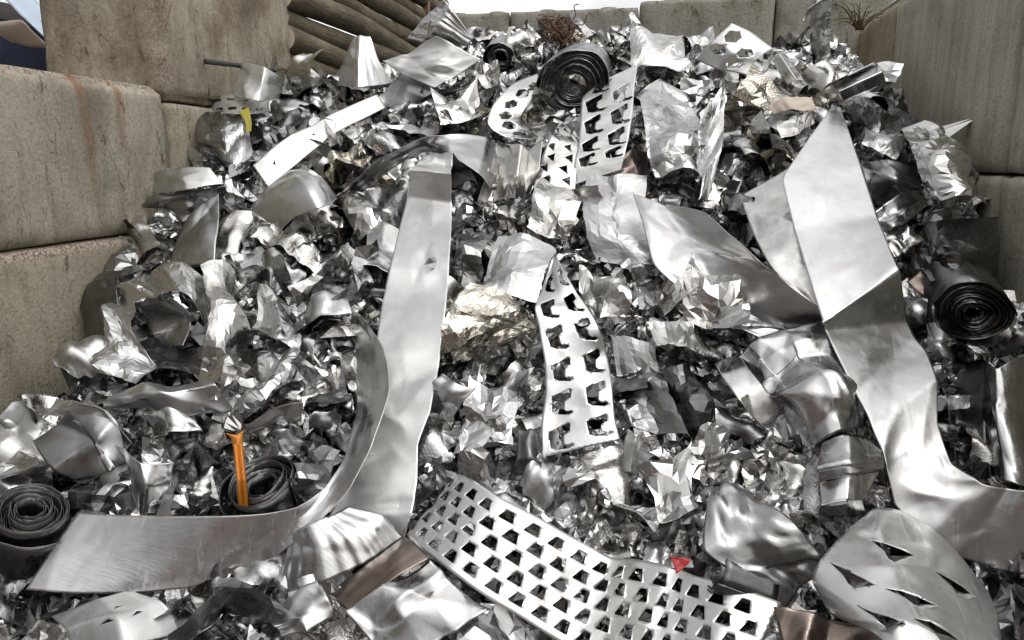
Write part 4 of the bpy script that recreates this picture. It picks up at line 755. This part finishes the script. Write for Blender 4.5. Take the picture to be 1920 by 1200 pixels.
# ================================================================ loose scrap: individuals
def FLATK(kind, seed): return kind in ('crink', 'foil', 'sheet', 'fold', 'shard') and (seed // 17 + len(kind)) % 5 not in (0, 3)
def proto_sheet(seed, kind):
    rg = random.Random(seed); n = 22 if kind != 'strip' else 34; mw = 22 if kind != 'strip' else 8
    if kind == 'foil' and (seed // 17) % 2: n = 13; mw = 12
    flat = FLATK(kind, seed); jit = 0.0
    if kind == 'crink': n = 26; mw = 24
    if flat: n, mw, jit = {'crink': (11, 9), 'foil': (12, 11), 'sheet': (8, 7), 'fold': (9, 6), 'shard': (8, 5), 'curl': (14, 6)}[kind] + (.36,)
    ax, ay = {'sheet': (1, rg.uniform(.6, 1)), 'curl': (1, rg.uniform(.5, .9)), 'strip': (1.5, rg.uniform(.16, .3)), 'fold': (1, rg.uniform(.55, .9)), 'foil': (1, rg.uniform(.6, 1)), 'shard': (1, rg.uniform(.4, .8)), 'crink': (1, rg.uniform(.55, 1))}[kind]
    C = Crumple(ax, ay, {'sheet': .04, 'curl': .02, 'strip': .012, 'fold': .02, 'foil': .085, 'shard': .025, 'crink': .06}[kind], {'sheet': 7, 'curl': 5, 'strip': 5, 'fold': 4, 'foil': 18, 'shard': 4, 'crink': 12}[kind], .02 if kind in ('foil', 'crink') else .008, 5, rg, dents={'sheet': 9, 'curl': 6, 'strip': 3, 'fold': 8, 'foil': 22, 'shard': 5, 'crink': 16}[kind], dw=(.06, .22), ds=(.25, .8))
    # arc profile: turning angle at each step
    turn = [0.0] * (n + 1)
    if kind == 'curl': q = rg.uniform(2.5, 5.5) / n; turn = [q * (0.6 + .8 * i / n) for i in range(n + 1)]
    elif kind == 'strip': q = rg.uniform(-2.5, 2.5) / n; turn = [q + .35 * noise.noise(Vector((i * .25, seed, 0))) for i in range(n + 1)]
    else:
        for _ in range({'sheet': 1, 'fold': 3, 'foil': 4, 'shard': 1, 'crink': 2}[kind]):
            k = rg.randrange(2, n - 2); a = rg.choice((-1, 1)) * rg.uniform(.5, 1.9)
            turn[k] += a * .5; turn[k + 1] += a * .5
    twist = rg.uniform(-1.6, 1.6) if kind == 'strip' else rg.uniform(-.25, .25)
    skew = rg.uniform(-.5, .5) if kind in ('fold', 'shard', 'sheet') else 0
    px, pz, th = 0.0, 0.0, 0.0; prof = []
    for i in range(n + 1):
        th += turn[i]; prof.append((px, pz, th)); px += ax / n * math.cos(th); pz += ax / n * math.sin(th)
    corner = [(rg.choice((0, 1)), rg.choice((0, 1)), rg.uniform(.25, .5), rg.choice((-1, 1)) * rg.uniform(.8, 2.2)) for _ in range(rg.choice((0, 1, 2)))] if kind in ('sheet', 'foil', 'shard', 'crink') else []
    tap = rg.uniform(.0, .75) if kind == 'shard' else rg.uniform(.75, 1.0); vs = []
    for i in range(n + 1):
        x0, z0, t0 = prof[i]; s = i / n; wd = ay * (1 - (1 - tap) * s)
        for j in range(mw + 1):
            t = j / mw - .5; e = 0.0
            if jit and 0 < j < mw: t += rg.uniform(-jit, jit) / mw
            if jit and 0 < i < n:
                q = i + rg.uniform(-jit, jit); k = int(q); fr = q - k; s = q / n; pa, pb = prof[k], prof[k + 1]; x0, z0, t0 = (pa[m] * (1 - fr) + pb[m] * fr for m in range(3)); wd = ay * (1 - (1 - tap) * s)
            if j in (0, mw) : e = .05 * ay * noise.noise(Vector((s * 9, j, seed))) + .03 * ay * noise.noise(Vector((s * 30, j, seed)))
            y = wd * t + e + skew * (s - .5) * ay * .3; d = C(s * ax, (t + .5) * ay); z = d
            xo = (.05 * noise.noise(Vector((t * 6, i, seed))) if i in (0, n) else 0)
            for (ca, cb, cs, an) in corner:
                u = (s if ca == 0 else 1 - s) * ax; w = ((t + .5) if cb == 0 else (.5 - t)) * ay; q = cs * min(ax, ay) - (u + w) / 1.4
                if q > 0: z += q * math.sin(an); xo += (1 if ca == 0 else -1) * q * (1 - math.cos(an)) * .7; y += (1 if cb == 0 else -1) * q * (1 - math.cos(an)) * .7
            ty = twist * (s - .5) * 1.0
            y2, z2 = y * math.cos(ty) - z * math.sin(ty), y * math.sin(ty) + z * math.cos(ty)
            vs.append(Vector((x0 + xo * math.cos(t0) - z2 * math.sin(t0), y2, z0 + xo * math.sin(t0) + z2 * math.cos(t0))))
    m1 = mw + 1
    if flat:
        fs = []
        for i in range(n):
            for j in range(mw):
                a, b, c, d = i * m1 + j, (i + 1) * m1 + j, (i + 1) * m1 + j + 1, i * m1 + j + 1
                fs += [(a, b, c), (a, c, d)] if rg.random() < .5 else [(a, b, d), (b, c, d)]
    else: fs = [(i * m1 + j, (i + 1) * m1 + j, (i + 1) * m1 + j + 1, i * m1 + j + 1) for i in range(n) for j in range(mw)]
    c, vs = centred(vs); sc = max(max(abs(v.x), abs(v.y), abs(v.z)) for v in vs) * 2
    return [v / sc for v in vs], fs
KINDS = [('foil', 14), ('sheet', 7), ('curl', 5), ('strip', 6), ('fold', 6), ('shard', 5), ('crink', 12)]
NAMES = {'foil': ('crumpled_foil', 'crumpled foil'), 'sheet': ('sheet_offcut', 'bent sheet offcut'), 'curl': ('curled_offcut', 'curled offcut'), 'strip': ('twisted_strip', 'twisted strip'), 'fold': ('folded_offcut', 'folded offcut'), 'shard': ('pointed_offcut', 'pointed offcut'), 'crink': ('crinkled_sheet', 'crinkled sheet piece')}
PROTO = {}
for kd, cnt in KINDS:
    PROTO[kd] = []
    for i in range(cnt):
        sd = 100 + 17 * i + 1000 * len(kd) + ord(kd[0]); PROTO[kd].append(mesh_of(NAMES[kd][0], *proto_sheet(sd, kd), smooth=not FLATK(kd, sd)))
MATV = {}
def proto_mat(me, mk):
    key = (me.name, mk)
    if key not in MATV:
        c = me.copy(); c.materials.clear(); c.materials.append(M[mk]); MATV[key] = c
    return MATV[key]
TONE = {'foil': 'silver', 'alu': 'bright', 'grey': 'dull grey', 'dark': 'dark toned', 'gold': 'grimy golden', 'white': 'white', 'brown': 'bronze toned', 'satin': 'satin silver'}
GOLD = ((730, 235, 80), (1400, 285, 95), (960, 250, 60), (690, 300, 60), (1500, 200, 50), (590, 520, 70), (1130, 60, 90))
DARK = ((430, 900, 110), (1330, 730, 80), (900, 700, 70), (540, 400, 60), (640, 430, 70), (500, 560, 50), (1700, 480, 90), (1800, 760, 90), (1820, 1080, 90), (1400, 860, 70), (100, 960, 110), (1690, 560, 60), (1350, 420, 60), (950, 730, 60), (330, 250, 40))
HEAP_POLY = [(330, 250), (420, 190), (560, 150), (720, 150), (860, 70), (1000, 66), (1200, 70), (1400, 95), (1560, 80), (1610, 140), (1690, 210), (1830, 280), (1850, 420), (1930, 520), (1950, 1230), (-20, 1230), (-20, 860), (100, 780), (200, 740), (190, 560), (250, 420), (240, 370)]
def tone(u, v, rg):
    if any(math.hypot(u - a, v - b) < r for a, b, r in GOLD) and rg.random() < .2: return 'gold'
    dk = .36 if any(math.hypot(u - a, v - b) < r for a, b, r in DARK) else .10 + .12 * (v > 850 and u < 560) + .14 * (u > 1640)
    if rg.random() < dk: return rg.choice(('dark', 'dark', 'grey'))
    return rg.choices(('foil', 'alu', 'grey', 'satin', 'white', 'brown'), (44, 30, 9, 14, 3, 0))[0]
LAND = [((780, 600), 'long pale strip'), ((780, 310), 'dark arch of the pale strip'), ((1085, 640), 'boot holed strip'), ((1140, 220), 'hooked perforated strip'), ((980, 1020), 'white perforated sheet'), ((1575, 450), 'widest smooth sheet'), ((1750, 900), 'foot of the widest smooth sheet'),
        ((1075, 168), 'big coil at the top'), ((1822, 580), 'biggest black coil'), ((58, 960), 'coil at the bottom left'), ((452, 880), 'orange strip'), ((1280, 1060), 'red scrap'), ((330, 620), 'crushed bale'), ((590, 270), 'white strip with cuts'), ((675, 120), 'half cone sheet'),
        ((810, 115), 'faceted white sheet'), ((1375, 100), 'diamond holed sheet'), ((1600, 150), 'ribbed channel'), ((1765, 290), 'big foil by the right wall'), ((960, 500), 'smooth topped foil'), ((915, 640), 'golden grimy foil'), ((1340, 450), 'broad grey sheet'), ((1490, 720), 'creased collar sheet'),
        ((1690, 1080), 'slotted drum'), ((1430, 1020), 'sheet with the crushed corner'), ((1590, 900), 'crushed mirror box'), ((640, 1040), 'pleated fan'), ((300, 1030), 'long curved ribbon'), ((700, 720), 'upright end of the curved ribbon'), ((550, 360), 'half open roll'), ((540, 440), 'bright bowl sheet'),
        ((500, 730), 'rolled crumpled tube'), ((300, 340), 'pale bent sheet at the left edge'), ((365, 440), 'flat grey sheet above the bale'), ((480, 150), 'white roll'), ((420, 260), 'dark wrinkled sheet'), ((160, 840), 'dark mirror sheet'), ((215, 1160), 'domed slit sheet'), ((730, 1130), 'white creased sheet at the bottom'),
        ((1330, 290), 'narrow hanging sheet'), ((1260, 240), 'white sheet over the strip'), ((960, 310), 'upright folded plate'), ((970, 190), 'curled perforated band'), ((1045, 290), 'tilted perforated offcut'), ((1540, 50), 'tall sheet by the back wall'), ((1050, 70), 'rusty wire tangle'), ((1160, 400), 'crinkled grey sheet')]
USED = {}
def dirword(dx, dy):
    a = math.degrees(math.atan2(-dy, dx)) % 360
    return ('right of', 'up and right of', 'above', 'up and left of', 'left of', 'down and left of', 'below', 'down and right of')[int((a + 22.5) // 45) % 8]
def scrap_label(kd, mk, u, v, px):
    size = 'small' if px < 62 else ('large' if px > 96 else 'middling')
    near = sorted(LAND, key=lambda q: math.hypot(q[0][0] - u, q[0][1] - v)); base = TONE[mk] + ' ' + NAMES[kd][1]
    cands = []
    for k in range(4):
        (a, b), nm = near[k]; d = math.hypot(a - u, b - v); w = dirword(u - a, v - b); adv = 'close ' if d < 90 else ''
        cands += ['%s %s %s the %s' % (base, adv.strip() and 'just' or 'lying', w, nm), '%s %s %s %s the %s' % (size, base, adv.strip() and 'just' or 'lying', w, nm)]
    for k in range(4):
        for j in range(k + 1, 6): cands += ['%s %s between the %s and the %s' % (base, '%s', near[k][1], near[j][1]) if 0 else '%s between the %s and the %s' % (base, near[k][1], near[j][1]), '%s %s between the %s and the %s' % (size, base, near[k][1], near[j][1])]
    cands = [c for c in cands if len(c.split()) <= 16]
    for c in cands:
        if c not in USED: USED[c] = 1; return c
    return cands[-1]
PBOX = [(min(p[0] for p in g), max(p[0] for p in g), min(p[1] for p in g), max(p[1] for p in g), g) for g in PROTECT]
def guarded(x, y): return any(a < x < b and c < y < d and in_poly(x, y, g) for a, b, c, d, g in PBOX)
rs = random.Random(21); placed = []
def rand_rot(rg, tilt):
    """mostly lying in the slope, tipped by up to `tilt`"""
    q = HN.to_track_quat('Z', 'Y')
    ax = Vector((rg.gauss(0, 1), rg.gauss(0, 1), 0)).normalized()
    return (q @ Matrix.Rotation(rg.gauss(0, tilt), 3, ax).to_quaternion() @ Matrix.Rotation(rg.uniform(0, 6.283), 3, 'Z').to_quaternion())
tries = 0; NSCRAP = 1060
while len(placed) < NSCRAP and tries < 160000:
    tries += 1; big = len(placed) < 330 and tries < 22000
    u, v = rs.uniform(-20, 1940), rs.uniform(60, 1220)
    if not in_poly(u, v, HEAP_POLY): continue
    px = rs.choice((58, 72, 88, 104, 122, 144) if not big else (110, 135, 165, 200)) * (.62 if v < 150 else 1) * (0.6 + .55 * v / 1200)
    hr = 1.2 if px > 85 else 1.0; hit = sum(guarded(u + dx * px * hr, v + dy * px * hr) for dx, dy in ((0, 0), (.3, 0), (-.3, 0), (0, .3), (0, -.3)))
    if hit > (1 if px > 115 else 2 if px > 85 else (2 if px < 62 and rs.random() < .6 else 1)): continue
    if any(math.hypot(u - a, v - b) < (px + c) * (.24 if tries < 12000 else .12) for a, b, c in placed): continue
    kd = rs.choices(('foil', 'sheet', 'curl', 'strip', 'fold', 'shard', 'crink'), (27, 13, 7, 7, 11, 9, 26))[0]; mk = tone(u, v, rs)
    if kd == 'strip': px *= 1.5
    off = rs.uniform(-.03, .035) if big else rs.uniform(-.02, .075); p = P(u, v, off)
    if p.y > BY - .12 or p.x < LX + .05 or p.x > RX - .05: continue
    sc = px * mpp(u, v, off) * 1.15
    o = link(NAMES[kd][0], proto_mat(rs.choice(PROTO[kd]), mk), None, loc=p)
    o.rotation_mode = 'QUATERNION'; o.rotation_quaternion = rand_rot(rs, .4 if px > 100 else .62); o.scale = (sc, sc * rs.uniform(.75, 1.25), sc * rs.uniform(.8, 1.3))
    tag(o, scrap_label(kd, mk, u, v, px), 'metal scrap', NAMES[kd][1] + ' pieces on the heap'); placed.append((u, v, px))

# ---------------------------------------------------------------- countless small shreds between them
def shreds(name, label, count, seed, lo, hi, depth, tilt):
    rg = random.Random(seed); vs, fs, mi = [], [], []; mk = ['foil', 'alu', 'grey', 'dark', 'gold', 'satin', 'white', 'brown']; done = 0
    while done < count:
        u, v = rg.uniform(-30, 1950), rg.uniform(55, 1225)
        if not in_poly(u, v, HEAP_POLY): continue
        off = rg.uniform(*depth); p = P(u, v, off)
        if p.y > BY - .04 or p.x < LX + .03 or p.x > RX - .03: continue
        done += 1
        px = math.exp(rg.uniform(math.log(lo), math.log(hi))) * (.55 + .6 * v / 1200); sz = px * mpp(u, v, off); rt = rand_rot(rg, tilt).to_matrix()
        m = mk.index(tone(u, v, rg)); asp = rg.uniform(.3, 1); b0 = len(vs); nseg = rg.choice((2, 3, 4)); th = 0; x = z = 0; cv = rg.uniform(-1.1, 1.1); tw = rg.uniform(-.5, .5)
        for i in range(nseg + 1):
            w = asp * (.5 + .5 * rg.random()) * .5; k = tw * i
            for sg in (-1, 0, 1):
                y = sg * w * (1 + rg.uniform(-.3, .3)); zz = rg.uniform(-.12, .12) * (sg == 0) * 2.0
                q = Vector((x - .5 - zz * math.sin(th) + rg.uniform(-.08, .08), y * math.cos(k) - zz * math.sin(k), z + zz * math.cos(th) + y * math.sin(k))); vs.append(p + rt @ (q * sz))
            x += math.cos(th) / nseg; z += math.sin(th) / nseg; th += cv * rg.uniform(.2, 1.4)
        for i in range(nseg):
            for j in range(2): a = b0 + i * 3 + j; fs.append((a, a + 3, a + 4, a + 1)); mi.append(m)
    c, vl = centred(vs); me = mesh_of(name, vl, fs, False); o = link(name, me, [M[k] for k in mk], loc=c)
    me.polygons.foreach_set('material_index', mi); o['kind'] = 'stuff'; o['label'] = label; o['category'] = 'metal shreds'
shreds('metal_shreds', 'countless small shreds of aluminium foil filling the heap', 7500, 5, 18, 84, (-.1, .03), .65)
